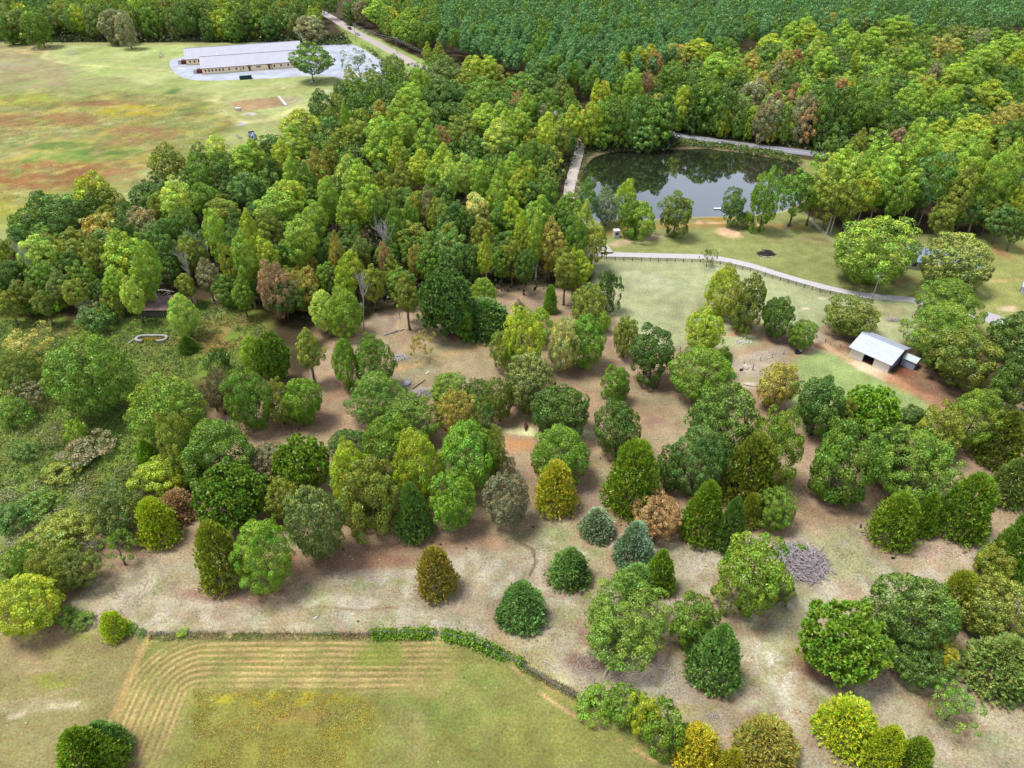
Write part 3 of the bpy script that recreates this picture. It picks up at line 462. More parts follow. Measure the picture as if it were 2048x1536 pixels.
# ------------------------------------------------------------------ single trees of the pasture: cx, top, bottom, width in photo pixels give each tree's place and size on the ground
CED, PIN, SHR, AUT = ('cedar_tree', 'cedar'), ('pine_tree', 'pine tree'), ('shrub', 'shrub'), ('autumn_tree', 'tree')
BR = ('broadleaf_tree', 'tree')
FG = [
 (870, 1090, 1188, 80, 'feather', 'C', 'golden olive egg-shaped tree standing alone on the tan pasture', AUT),
 (1043, 1148, 1255, 98, 'silver', 'E', 'blue-green cone-shaped cedar alone above the vine-covered fence', CED),
 (1140, 1083, 1172, 88, 'silver', 'b', 'dark green cedar with silvery top, beside the curved wheel rut', CED),
 (1196, 1005, 1078, 72, 'silver', 'B', 'small pale grey-blue round cedar, the palest in the pasture', CED),
 (1240, 1158, 1328, 176, 'big', 'M', 'broad light olive tree with fine foliage beside pale brush litter', BR),
 (1271, 1033, 1135, 86, 'silver', 'B', 'silver-topped cedar in the clump of three, the one at the back', CED),
 (1322, 1092, 1182, 66, 'cedar', 'M', 'yellow-green cedar on the right flank of the silver-topped cedar', CED),
 (1278, 1115, 1192, 90, 'cedar', 'b', 'dark green cedar at the front of the clump of three', CED),
 (1312, 985, 1078, 96, 'fine', 'R', 'rust-orange round tree behind the silver-topped cedar', AUT),
 (1412, 955, 1080, 92, 'cedar', 'M', 'yellow-green cedar with pale forked stem showing at its base', CED),
 (1464, 990, 1100, 62, 'cedar', 'b', 'narrow mid-green cedar touching the yellow-green cedar with forked stem', CED),
 (1502, 985, 1050, 44, 'feather', 'O', 'small olive bush-like tree between narrow cedar and round dark tree', BR),
 (1550, 980, 1058, 70, 'round', 'G', 'small round bright-edged green tree just above the big brush pile', BR),
 (1500, 1072, 1235, 120, 'rough', 'M', 'lumpy olive-green tree leaning over the left side of the brush pile', BR),
 (1558, 1135, 1195, 56, 'rough', 'o', 'low dark olive tree at the lower edge of the brush pile', BR),
 (1393, 1185, 1305, 96, 'rough', 'G', 'mid-green ragged tree behind the blue-green cedar', BR),
 (1437, 1232, 1378, 112, 'silver', 'E', 'tall blue-green cedar with yellow-green skirt, front of its pair', CED),
 (1690, 1195, 1375, 165, 'pine', 'G', 'large round dark green pine with tight needle tufts over red litter', PIN),
 (1830, 1140, 1315, 165, 'tips', 'D', 'big dark round tree with pale leaf tips beside the tufted pine', BR),
 (1838, 1265, 1375, 115, 'fine', 'D', 'dark green tree tucked below the big round tree with pale tips', BR),
 (1882, 1275, 1348, 58, 'fine', 'y', 'bright lemon-green sapling at the lower right of the pale-tipped tree', BR),
 (1915, 1133, 1245, 72, 'feather', 'O', 'loose yellow-olive cedar standing behind the pale-tipped tree', CED),
 (1990, 1150, 1290, 125, 'tips', 'o', 'dark olive tree with yellow leaf tips at the pasture edge', BR),
 (2010, 1250, 1392, 130, 'silver', 'K', 'grey-green ragged cedar with bare silver twigs, near right corner', CED),
 (1700, 1380, 1505, 112, 'feather', 'Y', 'yellow-green cedar directly below the round tufted pine', CED),
 (1540, 1420, 1545, 116, 'feather', 'C', 'golden-yellow cedar by the bottom edge, widest of the yellow ones', CED),
 (1395, 1435, 1545, 96, 'feather', 'y', 'bright yellow cedar at the lower end of the hedge', CED),
 (1462, 1488, 1575, 60, 'feather', 'y', 'small yellow cedar squeezed between two larger yellow cedars', CED),
 (1772, 1440, 1555, 74, 'feather', 'Y', 'lime cedar cut by the bottom edge beside the yellow-green cedar', CED),
 (1832, 1463, 1560, 66, 'feather', 'M', 'green-gold cedar, outermost of the cedars along the bottom edge', CED),
 (1910, 1363, 1466, 92, 'sparse', 'G', 'thin green tree with bare grey twigs standing alone near corner', BR),
 (1195, 1370, 1440, 70, 'shrub', 'V', 'bright green hedge shrub, first where the brown fence line ends', SHR),
 (1245, 1378, 1455, 70, 'shrub', 'G', 'deep green hedge shrub with a dark hollow beside it', SHR),
 (1290, 1400, 1478, 60, 'shrub', 'Y', 'yellow-flecked hedge shrub halfway down the field hedge', SHR),
 (1328, 1410, 1510, 80, 'shrub', 'G', 'large green hedge shrub next to the bright yellow cedar', SHR),
 (1366, 1450, 1510, 50, 'shrub', 'D', 'dark hedge shrub touching the bright yellow cedar', SHR),
 (168, 1425, 1590, 132, 'cedar', 'M', 'yellow-green cedar by the bottom edge in the mown field', CED),
 (205, 1424, 1530, 84, 'silver', 'E', 'blue-green cedar growing against the yellow-green cedar in the mown field', CED),
 (224, 1218, 1278, 50, 'feather', 'Y', 'small upright yellow-green cedar on the fence line', CED),
 (162, 1224, 1260, 44, 'shrub', 'G', 'rounded green bush between yellow-green cedar and the gold tree', SHR),
 (128, 1214, 1246, 38, 'shrub', 'V', 'low bright green bush beside the gold-olive tree', SHR),
 (363, 1257, 1276, 22, 'shrub', 'L', 'tiny lime bush on the brown weedy fence line', SHR),
 (258, 1250, 1268, 24, 'shrub', 'V', 'small low green bush at the fence corner, farther from the corner post', SHR),
 (282, 1256, 1272, 18, 'shrub', 'G', 'smallest green bush, right at the fence corner post', SHR),
 (52, 1148, 1278, 118, 'fine', 'Y', 'gold-olive bushy tree at the left edge above the mown field', BR),
 (100, 1088, 1195, 84, 'rough', 'O', 'mixed gold and green tree with bare twigs behind the gold-olive tree', BR),
 (155, 1090, 1180, 76, 'fine', 'K', 'grey-green rounded tree at the edge of the tan pasture', BR),
 (120, 1020, 1105, 100, 'rough', 'O', 'dark olive spreading tree on the weedy slope', BR),
 (60, 1100, 1165, 50, 'shrub', 'G', 'green shrub at the top of the gold-olive tree', SHR),
 (30, 1095, 1150, 70, 'shrub', 'M', 'yellow-green shrub mound on the weedy slope by the left edge', SHR),
 (225, 966, 1085, 100, 'fine', 'k', 'dull grey-green round tree left of the rusty dead cedar', BR),
 (309, 990, 1088, 80, 'feather', 'Y', 'yellow-green cedar just below the rusty dead cedar', CED),
 (234, 1055, 1138, 56, 'sparse', 'G', 'thin green tree with silvery dead branches at the pasture edge', BR),
 (434, 1040, 1172, 90, 'feather', 'O', 'olive-gold oval tree paired with the brightest tall green one', BR),
 (527, 1030, 1182, 114, 'egg', 'V', 'bright green tall oval tree on the tan pasture', BR),
 (632, 970, 1128, 106, 'tips', 'k', 'grey-green tree with pale leaf tips beside the bright oval tree', BR),
 (464, 920, 1062, 142, 'pine', 'G', 'large bright round pine next to the rusty dead cedar', PIN),
 (560, 955, 1045, 74, 'fine', 'O', 'olive-gold tree between the round pine and pale-tipped tree', BR),
 (355, 973, 1040, 72, 'feather', 'r', 'rust-red dead cedar beside the large round pine', CED),
 (318, 908, 1000, 92, 'rough', 'Y', 'yellow-green tree above the rusty dead cedar', BR),
 (293, 875, 935, 50, 'cedar', 'V', 'small deep green cedar behind the yellow-green tree', CED),
 (432, 823, 985, 145, 'egg', 'G', 'large glossy green tree at the edge of the weedy slope', BR),
 (362, 815, 965, 76, 'rough', 'O', 'olive tree half hidden by the large glossy green tree', BR),
 (332, 740, 895, 154, 'big', 'M', 'broad soft grey-green tree in the weeds below the white trough', BR),
 (172, 655, 835, 176, 'big', 'G', 'biggest round mid-green tree on the weedy slope', BR),
 (45, 664, 735, 88, 'sparse', 'C', 'orange-leaved tree at the left edge', AUT),
 (40, 700, 790, 80, 'fine', 'o', 'dark olive tree under the orange-leaved tree', BR),
 (437, 738, 830, 52, 'fine', 'n', 'brown-grey bushy tree between soft grey-green and bright trees', BR),
 (497, 738, 862, 84, 'round', 'G', 'bright mid-green tree with pale stem at its foot', BR),
 (560, 760, 850, 62, 'fine', 'O', 'yellow-olive round tree beside the inner dirt clearing', BR),
 (604, 755, 852, 74, 'round', 'V', 'vivid green round tree touching the inner dirt clearing', BR),
 (605, 868, 990, 112, 'pine', 'M', 'mottled green round pine in the middle of the lower grove', PIN),
 (540, 876, 965, 90, 'fine', 'n', 'grey-brown thinning tree behind the mottled round pine', BR),
 (697, 850, 930, 80, 'round', 'D', 'dark green tree at the end of the inner dirt clearing', BR),
 (753, 738, 848, 110, 'egg', 'G', 'dense green domed tree beside the grey boulder', BR),
 (818, 782, 890, 110, 'egg', 'G', 'green domed tree below the pile of grey limbs', BR),
 (780, 822, 965, 105, 'round', 'G', 'green tree in the core of the grove, under the domed one', BR),
 (742, 905, 1065, 118, 'rough', 'O', 'gold-brown and green mottled tree at the grove front', BR),
 (700, 878, 1030, 84, 'egg', 'Y', 'yellow-green tree behind the gold-brown mottled one', BR),
 (835, 853, 1012, 95, 'egg', 'Y', 'bright yellow-green tree in the centre of the grove', BR),
 (932, 826, 985, 124, 'egg', 'V', 'tall vivid green tree left of the pale hay strip', BR),
 (985, 850, 960, 50, 'fine', 'O', 'olive tree edge next to the orange dirt patch', BR),
 (824, 960, 1074, 78, 'cedar', 'E', 'spiky blue-green cedar at the grove front', CED),
 (907, 944, 1066, 102, 'fine', 'V', 'soft round mid-green tree at the grove front corner', BR),
 (1018, 944, 1060, 94, 'fine', 'n', 'grey-brown speckled round tree at the end of the grove', BR),
 (1000, 905, 950, 44, 'shrub', 'n', 'small brown shrub behind the speckled round tree', SHR),
 (912, 775, 875, 78, 'fine', 'C', 'golden-yellow tree in the back of the grove', AUT),
 (892, 742, 812, 80, 'fine', 'M', 'pale olive domed tree by the inner dirt clearing', BR),
 (965, 797, 870, 56, 'round', 'b', 'small blue-green tree behind the vivid tall one', BR),
 (955, 758, 812, 54, 'fine', 'D', 'dark bushy tree between golden tree and dark dotted tree', BR),
 (1000, 755, 845, 64, 'fine', 'o', 'brown-olive bushy tree left of the dark dotted tree', BR),
 (1060, 708, 825, 104, 'tips', 'k', 'dark grey-green tree dotted with pale tips below lime clump', BR),
 (1121, 763, 875, 112, 'round', 'D', 'dense dark green tree beside the brown cow', BR),
 (1125, 842, 968, 108, 'egg', 'V', 'bright green tree in front of the dark one beside the cow', BR),
 (1112, 918, 1022, 80, 'feather', 'y', 'gold-yellow cedar in front of the bright green tree', CED),
 (1082, 900, 945, 40, 'shrub', 'o', 'small dull shrub by the orange dirt patch', SHR),
 (1235, 728, 805, 52, 'rough', 'V', 'light green narrow tree rising above a darker one', BR),
 (1237, 793, 912, 90, 'egg', 'D', 'dark green tree with light narrow top behind it', BR),
 (1268, 875, 1022, 108, 'feather', 'M', 'olive egg-shaped cedar, largest in the middle pasture', CED),
 (1340, 893, 985, 62, 'fine', 'D', 'dark green tree filling beside the olive egg-shaped cedar', BR),
 (1400, 843, 990, 108, 'egg', 'b', 'deep blue-green tree below the pale-dotted dome', BR),
 (1440, 765, 935, 142, 'tips', 'D', 'big dome-shaped tree dotted all over with pale tips', BR),
 (1408, 686, 800, 118, 'egg', 'V', 'vivid green domed tree below the yellow-topped one', BR),
 (1448, 690, 750, 36, 'fine', 'G', 'small green tree touching the vivid green dome', BR),
 (1410, 610, 712, 78, 'fine', 'Y', 'yellow-topped rounded tree at the edge of the open pasture', BR),
 (1446, 528, 632, 68, 'egg', 'Y', 'bright lime-topped tree, tallest of the pasture trio', BR),
 (1497, 545, 660, 62, 'rough', 'o', 'dark olive tree, middle one of the pasture trio', BR),
 (1554, 588, 675, 62, 'round', 'D', 'dark green tree, lowest of the pasture trio', BR),
 (1605, 640, 698, 48, 'round', 'G', 'small round green tree with open trunk near the barn', BR),
 (1703, 594, 675, 106, 'fine', 'o', 'wide olive tree just behind the metal barn', BR),
 (1555, 725, 820, 76, 'rough', 'C', 'gold-olive ragged tree left of the barn pasture', AUT),
 (1558, 805, 975, 82, 'rough', 'M', 'tall olive tree between the gold ragged one and dark ones', BR),
 (1505, 865, 1005, 112, 'feather', 'o', 'dull olive feathery tree in front of the pale-dotted dome', BR),
 (1640, 755, 875, 84, 'rough', 'D', 'dark peaked tree at the lower edge of the barn pasture', BR),
 (1688, 790, 880, 50, 'rough', 'O', 'yellow-olive tree between dark peaked tree and bright pine', BR),
 (1742, 768, 872, 108, 'pine', 'V', 'bright green round pine at the edge of the barn pasture', PIN),
 (1680, 830, 1002, 120, 'rough', 'G', 'tall mixed green tree with pale centre below the bright pine', BR),
 (1770, 845, 960, 90, 'egg', 'D', 'dark green tree behind the largest green tree', BR),
 (1835, 845, 1008, 160, 'big', 'G', 'largest green tree below the barn, with light leaf clumps', BR),
 (1795, 978, 1092, 86, 'feather', 'M', 'yellow-green cedar, nearest of three above the black calves', CED),
 (1853, 978, 1072, 60, 'cedar', 'G', 'plain green cedar in the middle of three', CED),
 (1940, 940, 1078, 96, 'feather', 'M', 'yellow-green tall cedar, farthest right of three', CED),
 (1882, 808, 920, 84, 'rough', 'O', 'gold-olive tree between the largest green tree and the dirt track', BR),
 (1828, 810, 860, 52, 'rough', 'D', 'small dark tree at the corner of the barn pasture', BR),
 (1950, 768, 895, 92, 'egg', 'M', 'yellow-green tree beyond the end of the dirt track', BR),
 (2022, 700, 840, 96, 'rough', 'D', 'dark green tree at the right edge above the wood corner', BR),
 (2010, 815, 930, 92, 'cedar', 'o', 'dark olive cedar at the right edge', CED),
 (2030, 905, 1010, 84, 'cedar', 'k', 'dull dark cedar at the right edge below the olive one', CED),
 (2028, 622, 715, 90, 'rough', 'D', 'dark green tree by the white block at the slab', BR),
 (2040, 1000, 1170, 90, 'cedar', 'G', 'tall green cedar cut by the right edge', CED),
 (1990, 1085, 1180, 70, 'rough', 'O', 'olive tree with orange tint at the edge of the pasture', BR),
 (1900, 550, 655, 124, 'egg', 'G', 'dense green tree in front of the house', BR),
 (1885, 598, 720, 128, 'egg', 'M', 'lighter green tree below the one in front of the house', BR),
 (1925, 655, 780, 122, 'rough', 'o', 'dark tree with brownish foot right of the small metal shed', BR),
 (1884, 676, 745, 54, 'round', 'D', 'dark green tree right behind the small metal shed', BR),
 (1750, 430, 570, 156, 'tips', 'M', 'huge gold-tipped dark green tree left of the house', BR),
 (1914, 467, 583, 132, 'tips', 'K', 'huge grey-green domed tree hiding the house', BR),
 (1251, 627, 715, 54, 'fine', 'O', 'small olive tree with visible trunk at the pasture fence', BR),
 (1304, 655, 765, 84, 'rough', 'D', 'dark green tree on bare soil near the thin rail fence', BR),
 (1047, 612, 745, 78, 'fine', 'Y', 'lime-topped olive tree, left side of the pale clump', BR),
 (1010, 660, 745, 60, 'fine', 'O', 'olive lower tree at the left foot of the pale clump', BR),
 (1080, 610, 690, 50, 'egg', 'L', 'light green upright tree at the back of the pale clump', BR),
 (1122, 630, 745, 66, 'fine', 'P', 'palest yellow tree in the middle of the clump', BR),
 (1170, 618, 735, 78, 'egg', 'V', 'vivid light green tree, right side of the pale clump', BR),
 (1208, 620, 665, 30, 'fine', 'L', 'slim lime tree squeezed against the pale clump', BR),
 (1216, 530, 625, 38, 'rough', 'D', 'narrow dark tree at the edge of the open pasture', BR),
 (1172, 568, 650, 74, 'fine', 'O', 'olive round tree at the wood edge above the pale clump', BR),
 (1130, 508, 610, 52, 'tall', 'O', 'slim olive tree at the wood edge', BR),
 (1158, 505, 600, 50, 'tall', 'Y', 'slim yellow-green tree at the wood edge', BR),
 (1101, 570, 625, 27, 'feather', 'V', 'tiny bright conical tree on the reddish clearing', CED),
 (1040, 600, 655, 26, 'rough', 'N', 'thin brownish sapling on the reddish clearing', BR),
 (892, 535, 675, 120, 'pine', 'b', 'tall grey-green pine over the brick-red litter', PIN),
 (925, 590, 680, 40, 'egg', 'V', 'narrow bright green tree at the foot of the grey-green pine', BR),
 (972, 598, 668, 98, 'feather', 'b', 'spreading grey-green tree beside the reddish clearing', BR),
 (968, 550, 620, 52, 'egg', 'L', 'small lime tree behind the spreading grey-green one', BR),
 (815, 555, 660, 48, 'tall', 'O', 'slender olive tree beside the fallen log', BR),
 (838, 660, 725, 44, 'sparse', 'C', 'thin golden shrub beside the grey rubble heap', SHR),
 (505, 660, 748, 50, 'egg', 'L', 'light green narrow tree beside the brown weedy clearing', BR),
 (545, 662, 768, 70, 'pine', 'G', 'green pine behind the trees with bare stems', PIN),
 (620, 662, 770, 54, 'tall', 'O', 'olive tree on a fan of bare pale stems', BR),
 (690, 665, 780, 56, 'egg', 'V', 'bright green narrow tree above the dirt corridor', BR),
 (746, 665, 780, 74, 'egg', 'G', 'full green tree beside the grey rubble heap', BR),
 (650, 575, 665, 60, 'egg', 'l', 'pale green tree standing in front of the wood', BR),
 (690, 570, 675, 70, 'egg', 'L', 'light green full tree in front of the dead white trunk', BR),
 (365, 578, 675, 58, 'egg', 'l', 'pale lime tree at the corner of the collapsed shed', BR),
 (374, 668, 705, 42, 'cedar', 'D', 'small dark cedar at the foot of the pale lime tree', CED),
 (440, 700, 745, 44, 'shrub', 'D', 'dark shrub in the brown weeds', SHR),
 (462, 540, 612, 62, 'egg', 'G', 'green tree beside the sandy footpath', BR),
 (555, 520, 640, 70, 'fine', 'r', 'russet-brown tree, darkest of the autumn ones by the footpath', AUT),
 (600, 540, 625, 66, 'fine', 'C', 'golden tree next to the russet-brown one', AUT),
 (190, 620, 665, 56, 'shrub', 'b', 'dark blue-green bush left of the collapsed shed', SHR),
 (227, 590, 640, 44, 'shrub', 'O', 'olive bush behind the dark blue-green bush', SHR),
 (180, 600, 640, 40, 'shrub', 'N', 'brownish bush behind the dark blue-green one', SHR),
 (272, 585, 625, 36, 'shrub', 'O', 'olive bush touching the collapsed shed', SHR),
 (80, 585, 625, 80, 'shrub', 'V', 'bright green low bush at the wood foot', SHR),
 (45, 885, 918, 44, 'shrub', 'b', 'small teal bush on the weedy slope', SHR),
 (112, 840, 890, 44, 'sparse', 'n', 'leafless-looking grey bush on the weedy slope', SHR),
 (155, 840, 885, 40, 'shrub', 'L', 'lime bush on the weedy slope', SHR),
 (170, 880, 925, 80, 'shrub', 'n', 'wide grey-brown thicket on the weedy slope', SHR),
 (60, 760, 820, 70, 'sparse', 'n', 'greyish bare thicket by the left edge', SHR),
 (30, 800, 850, 60, 'shrub', 'G', 'green bush below the bare thicket', SHR),
 (250, 925, 970, 60, 'fine', 'K', 'dull green bush beside the yellow-green tree', SHR),
 (120, 925, 965, 60, 'shrub', 'O', 'olive bush in the middle of the weedy slope', SHR),
 (70, 985, 1030, 70, 'shrub', 'G', 'green bush low on the weedy slope', SHR),
 (20, 1010, 1060, 60, 'shrub', 'E', 'blue-green bush by the left edge of the weedy slope', SHR),
 (622, 94, 164, 76, 'wood', 'G', 'large lone green tree in front of the long metal buildings', BR),
 (718, 102, 165, 58, 'sparse', 'B', 'thin grey-green tree before the gravel lot', BR),
 (785, 108, 170, 50, 'fine', 'K', 'grey-green tree at the corner of the gravel lot', BR),
 (1280, 395, 474, 50, 'rough', 'L', 'lime-fronted tree beside the small white booth', BR),
 (1252, 350, 440, 40, 'rough', 'Y', 'yellow-crowned tree rising behind the white booth', BR),
 (1262, 400, 472, 44, 'rough', 'G', 'green tree immediately beside the white booth', BR),
 (1214, 375, 452, 46, 'fine', 'B', 'grey-green airy tree left of the booth', BR),
 (1352, 385, 475, 62, 'rough', 'o', 'brown-topped isolated tree between pond and driveway', BR),
 (1467, 378, 452, 42, 'rough', 'b', 'small green tree right beside the dock', BR),
 (1490, 425, 456, 30, 'shrub', 'G', 'low green bush beside the dock tree', SHR),
 (1530, 342, 463, 58, 'rough', 'G', 'tall leaning green tree on the pond bank', BR),
 (1416, 494, 533, 30, 'sparse', 'K', 'small thin grey tree on the driveway fence', BR),
]
for cx, t_, b_, w_, pr, co, lb, (nm, ca) in FG:
    gp = {'cedar_tree': 'cedars scattered over the pasture', 'shrub': 'bushes on banks and fence lines', 'pine_tree': 'pines among the pasture trees', 'autumn_tree': 'turning trees', 'broadleaf_tree': 'trees scattered over the farm'}[nm]
    tree(cx, t_, b_, w_, pr, co, lb, nm, ca, gp, gap=(.0 if nm in ('shrub', 'cedar_tree') else .06), trunk=(None if nm == 'shrub' else 'trunk'), litter=(nm != 'shrub' and t_ > 560 and cx > 420 or (nm != 'shrub' and t_ > 940)))
# ------------------------------------------------------------------ woods: crowns read off the photo (X, top, width, colour) in three enlarged views
K_ = 2.926
WA = (0, 0, [(440,30,90,'Y'),(800,0,90,'L'),(1280,60,150,'Y'),(640,60,180,'N'),(860,60,90,'G'),(90,60,150,'K'),(1000,50,100,'K'),(1100,30,110,'D'),(1650,10,120,'O'),(1420,60,110,'D'),(1800,100,150,'N'),(1950,80,110,'G'),(340,20,140,'O'),(200,70,140,'G'),(250,40,120,'D'),(1200,100,100,'D'),(1500,60,120,'G'),(540,40,120,'K'),(720,80,100,'N'),(20,90,100,'G'),(1350,100,110,'G'),(1580,90,110,'D'),(1720,90,90,'K'),
 (1870,550,140,'D'),(1750,640,230,'Y'),(1710,740,160,'L'),(1985,500,120,'D'),(1480,830,150,'L'),(1170,860,150,'G'),(970,860,180,'O'),(1310,910,150,'D'),(1420,850,190,'L'),(1640,830,150,'Y'),(1550,830,100,'D'),(1700,910,110,'L'),(1590,930,120,'D'),(1850,900,110,'C'),(1940,850,110,'O'),(1150,960,150,'G'),(1260,800,140,'l'),(1430,1010,190,'E'),(1770,990,130,'G'),(1600,1110,260,'L'),(1690,1050,180,'Y'),(510,1030,190,'Y'),(230,1120,150,'D'),(350,1150,210,'E'),(220,1230,180,'D'),(570,1250,230,'C'),(600,1100,170,'O'),(1020,1070,180,'l'),(850,1080,190,'D'),(1180,1070,170,'G'),(1290,1160,200,'O'),(720,1290,140,'D'),(830,1230,180,'N'),(950,1290,130,'D'),(1060,1250,140,'D'),(1240,1250,130,'L'),(1440,1240,120,'Y'),(1900,1040,130,'L'),(1970,1050,130,'E'),(1830,1200,150,'L'),(2020,1140,130,'L'),(1740,1290,200,'L'),(1550,1250,160,'O'),(1540,1390,150,'Y'),(1400,1390,140,'L'),(1960,1390,90,'C'),(90,1330,150,'D'),(40,1400,110,'O'),(180,1390,180,'l'),(400,1400,150,'O'),(560,1410,150,'O'),(700,1390,230,'L'),(830,1410,150,'L'),(950,1370,130,'E'),(1110,1390,140,'O'),(1330,1450,100,'O'),(1790,1480,120,'C'),
 (60,1520,160,'D'),(230,1560,150,'G'),(330,1600,140,'K'),(470,1560,140,'G'),(950,1500,130,'D'),(1200,1540,130,'N'),(1480,1560,150,'G'),(100,1640,160,'o'),(420,1650,130,'O'),(20,1700,120,'O'),(240,1700,130,'o'),(1300,1600,110,'D'),(1600,1570,130,'R'),(1680,1560,110,'O'),(1800,1560,120,'C'),(1900,1540,120,'G'),(2000,1560,110,'D'),(650,1570,140,'L'),(820,1560,130,'L'),(760,1640,120,'l'),(560,1640,110,'D'),(1080,1600,120,'O'),(1400,1640,120,'G')])
WB = (680, 0, [(60,20,100,'D'),(120,0,100,'N'),(220,0,150,'L'),(300,60,100,'y'),(400,50,120,'L'),(420,120,150,'G'),(510,250,60,'Y'),(580,270,80,'O'),(600,330,130,'G'),(460,330,100,'G'),(300,320,130,'G'),(380,380,130,'G'),(460,400,120,'L'),(590,380,170,'K'),(790,340,150,'Y'),(870,340,120,'Y'),(900,390,130,'O'),(1180,370,130,'E'),(1260,430,140,'D'),(850,460,200,'G'),(620,460,200,'D'),(1040,450,180,'G'),(1130,470,170,'D'),(1370,370,80,'G'),(1460,410,120,'D'),(1430,320,110,'D'),
 (500,520,190,'D'),(640,500,150,'D'),(410,500,150,'L'),(60,560,150,'D'),(230,590,90,'C'),(350,570,170,'L'),(20,600,60,'L'),(580,600,190,'D'),(800,530,170,'G'),(1040,560,70,'R'),(1090,540,110,'L'),(1200,540,130,'G'),(1290,480,110,'K'),(1350,520,90,'G'),(1130,600,130,'D'),
 (460,590,170,'L'),(370,670,160,'L'),(310,720,90,'L'),(230,690,180,'L'),(100,700,150,'O'),(850,610,170,'L'),(940,600,140,'L'),(960,690,170,'L'),(1050,640,140,'L'),(720,700,170,'O'),(600,755,90,'R'),(510,720,150,'L'),(330,820,120,'Y'),(210,770,170,'L'),(930,710,190,'l'),(1220,660,130,'Y'),(1360,620,110,'Y'),(1210,740,110,'Y'),(1280,720,130,'O'),(1190,620,80,'N'),(1470,600,90,'C'),(1460,660,80,'C'),(1540,480,130,'Y'),(1660,450,110,'G'),(1720,420,110,'L'),(1800,440,70,'r'),(1850,320,80,'R'),(1750,280,120,'Y'),(1820,270,120,'Y'),(1650,310,90,'Y'),(1960,270,120,'C'),(1930,380,130,'G'),(1500,750,170,'G'),(1560,600,130,'G'),(1650,560,120,'G'),(1660,640,60,'R'),(1750,560,120,'G'),(1850,600,180,'G'),(1790,720,140,'E'),(1900,730,80,'C'),(1980,580,120,'L'),(1700,690,130,'G'),
 (40,930,160,'l'),(110,970,160,'L'),(60,900,90,'L'),(470,880,160,'Y'),(600,850,150,'Y'),(730,910,140,'l'),(820,960,120,'L'),(350,980,130,'O'),(250,1000,120,'O'),(540,950,130,'L'),(640,930,120,'l'),(1130,820,120,'G'),(1080,870,110,'G'),(1010,900,130,'L'),(940,960,100,'L'),(1050,1010,150,'Y'),(1110,960,90,'Y'),(1200,880,110,'D'),(920,1040,130,'L'),(830,1060,110,'G'),(1110,1060,170,'D'),(1210,1060,130,'G'),(1460,1070,120,'E'),(1340,1130,170,'G'),(1180,1150,150,'L'),(790,1130,160,'P'),(680,1180,120,'E'),(930,1190,150,'G'),(1010,1170,110,'Y'),(1060,1250,80,'Y'),(450,1120,150,'O'),(180,1080,140,'L'),(280,1110,120,'O'),(520,1120,100,'N'),(400,1180,110,'G'),(60,1150,160,'Y'),(230,1200,100,'D'),(330,1220,130,'G'),(560,1190,120,'O'),(640,1310,150,'O'),(740,1230,110,'D'),(830,1280,120,'O'),(1150,1260,110,'L'),(1100,1340,100,'O'),(1230,1320,160,'C'),(1390,1290,120,'G'),(1490,1320,150,'O'),(1440,1180,100,'l'),(960,1360,150,'D'),(650,1390,190,'E'),(850,1390,80,'Y'),(500,1440,150,'G'),(250,1420,90,'R'),(430,1450,80,'C'),(110,1380,130,'K'),(60,1470,140,'Y'),(1000,1400,110,'O'),(1380,1460,90,'Y'),(1280,1450,110,'O'),
 (940,1440,130,'G'),(1080,1480,110,'D'),(760,1460,120,'D'),(300,1520,100,'O'),(180,1560,120,'O'),(380,1650,90,'O'),(600,1520,120,'D'),(20,1560,120,'Y')])
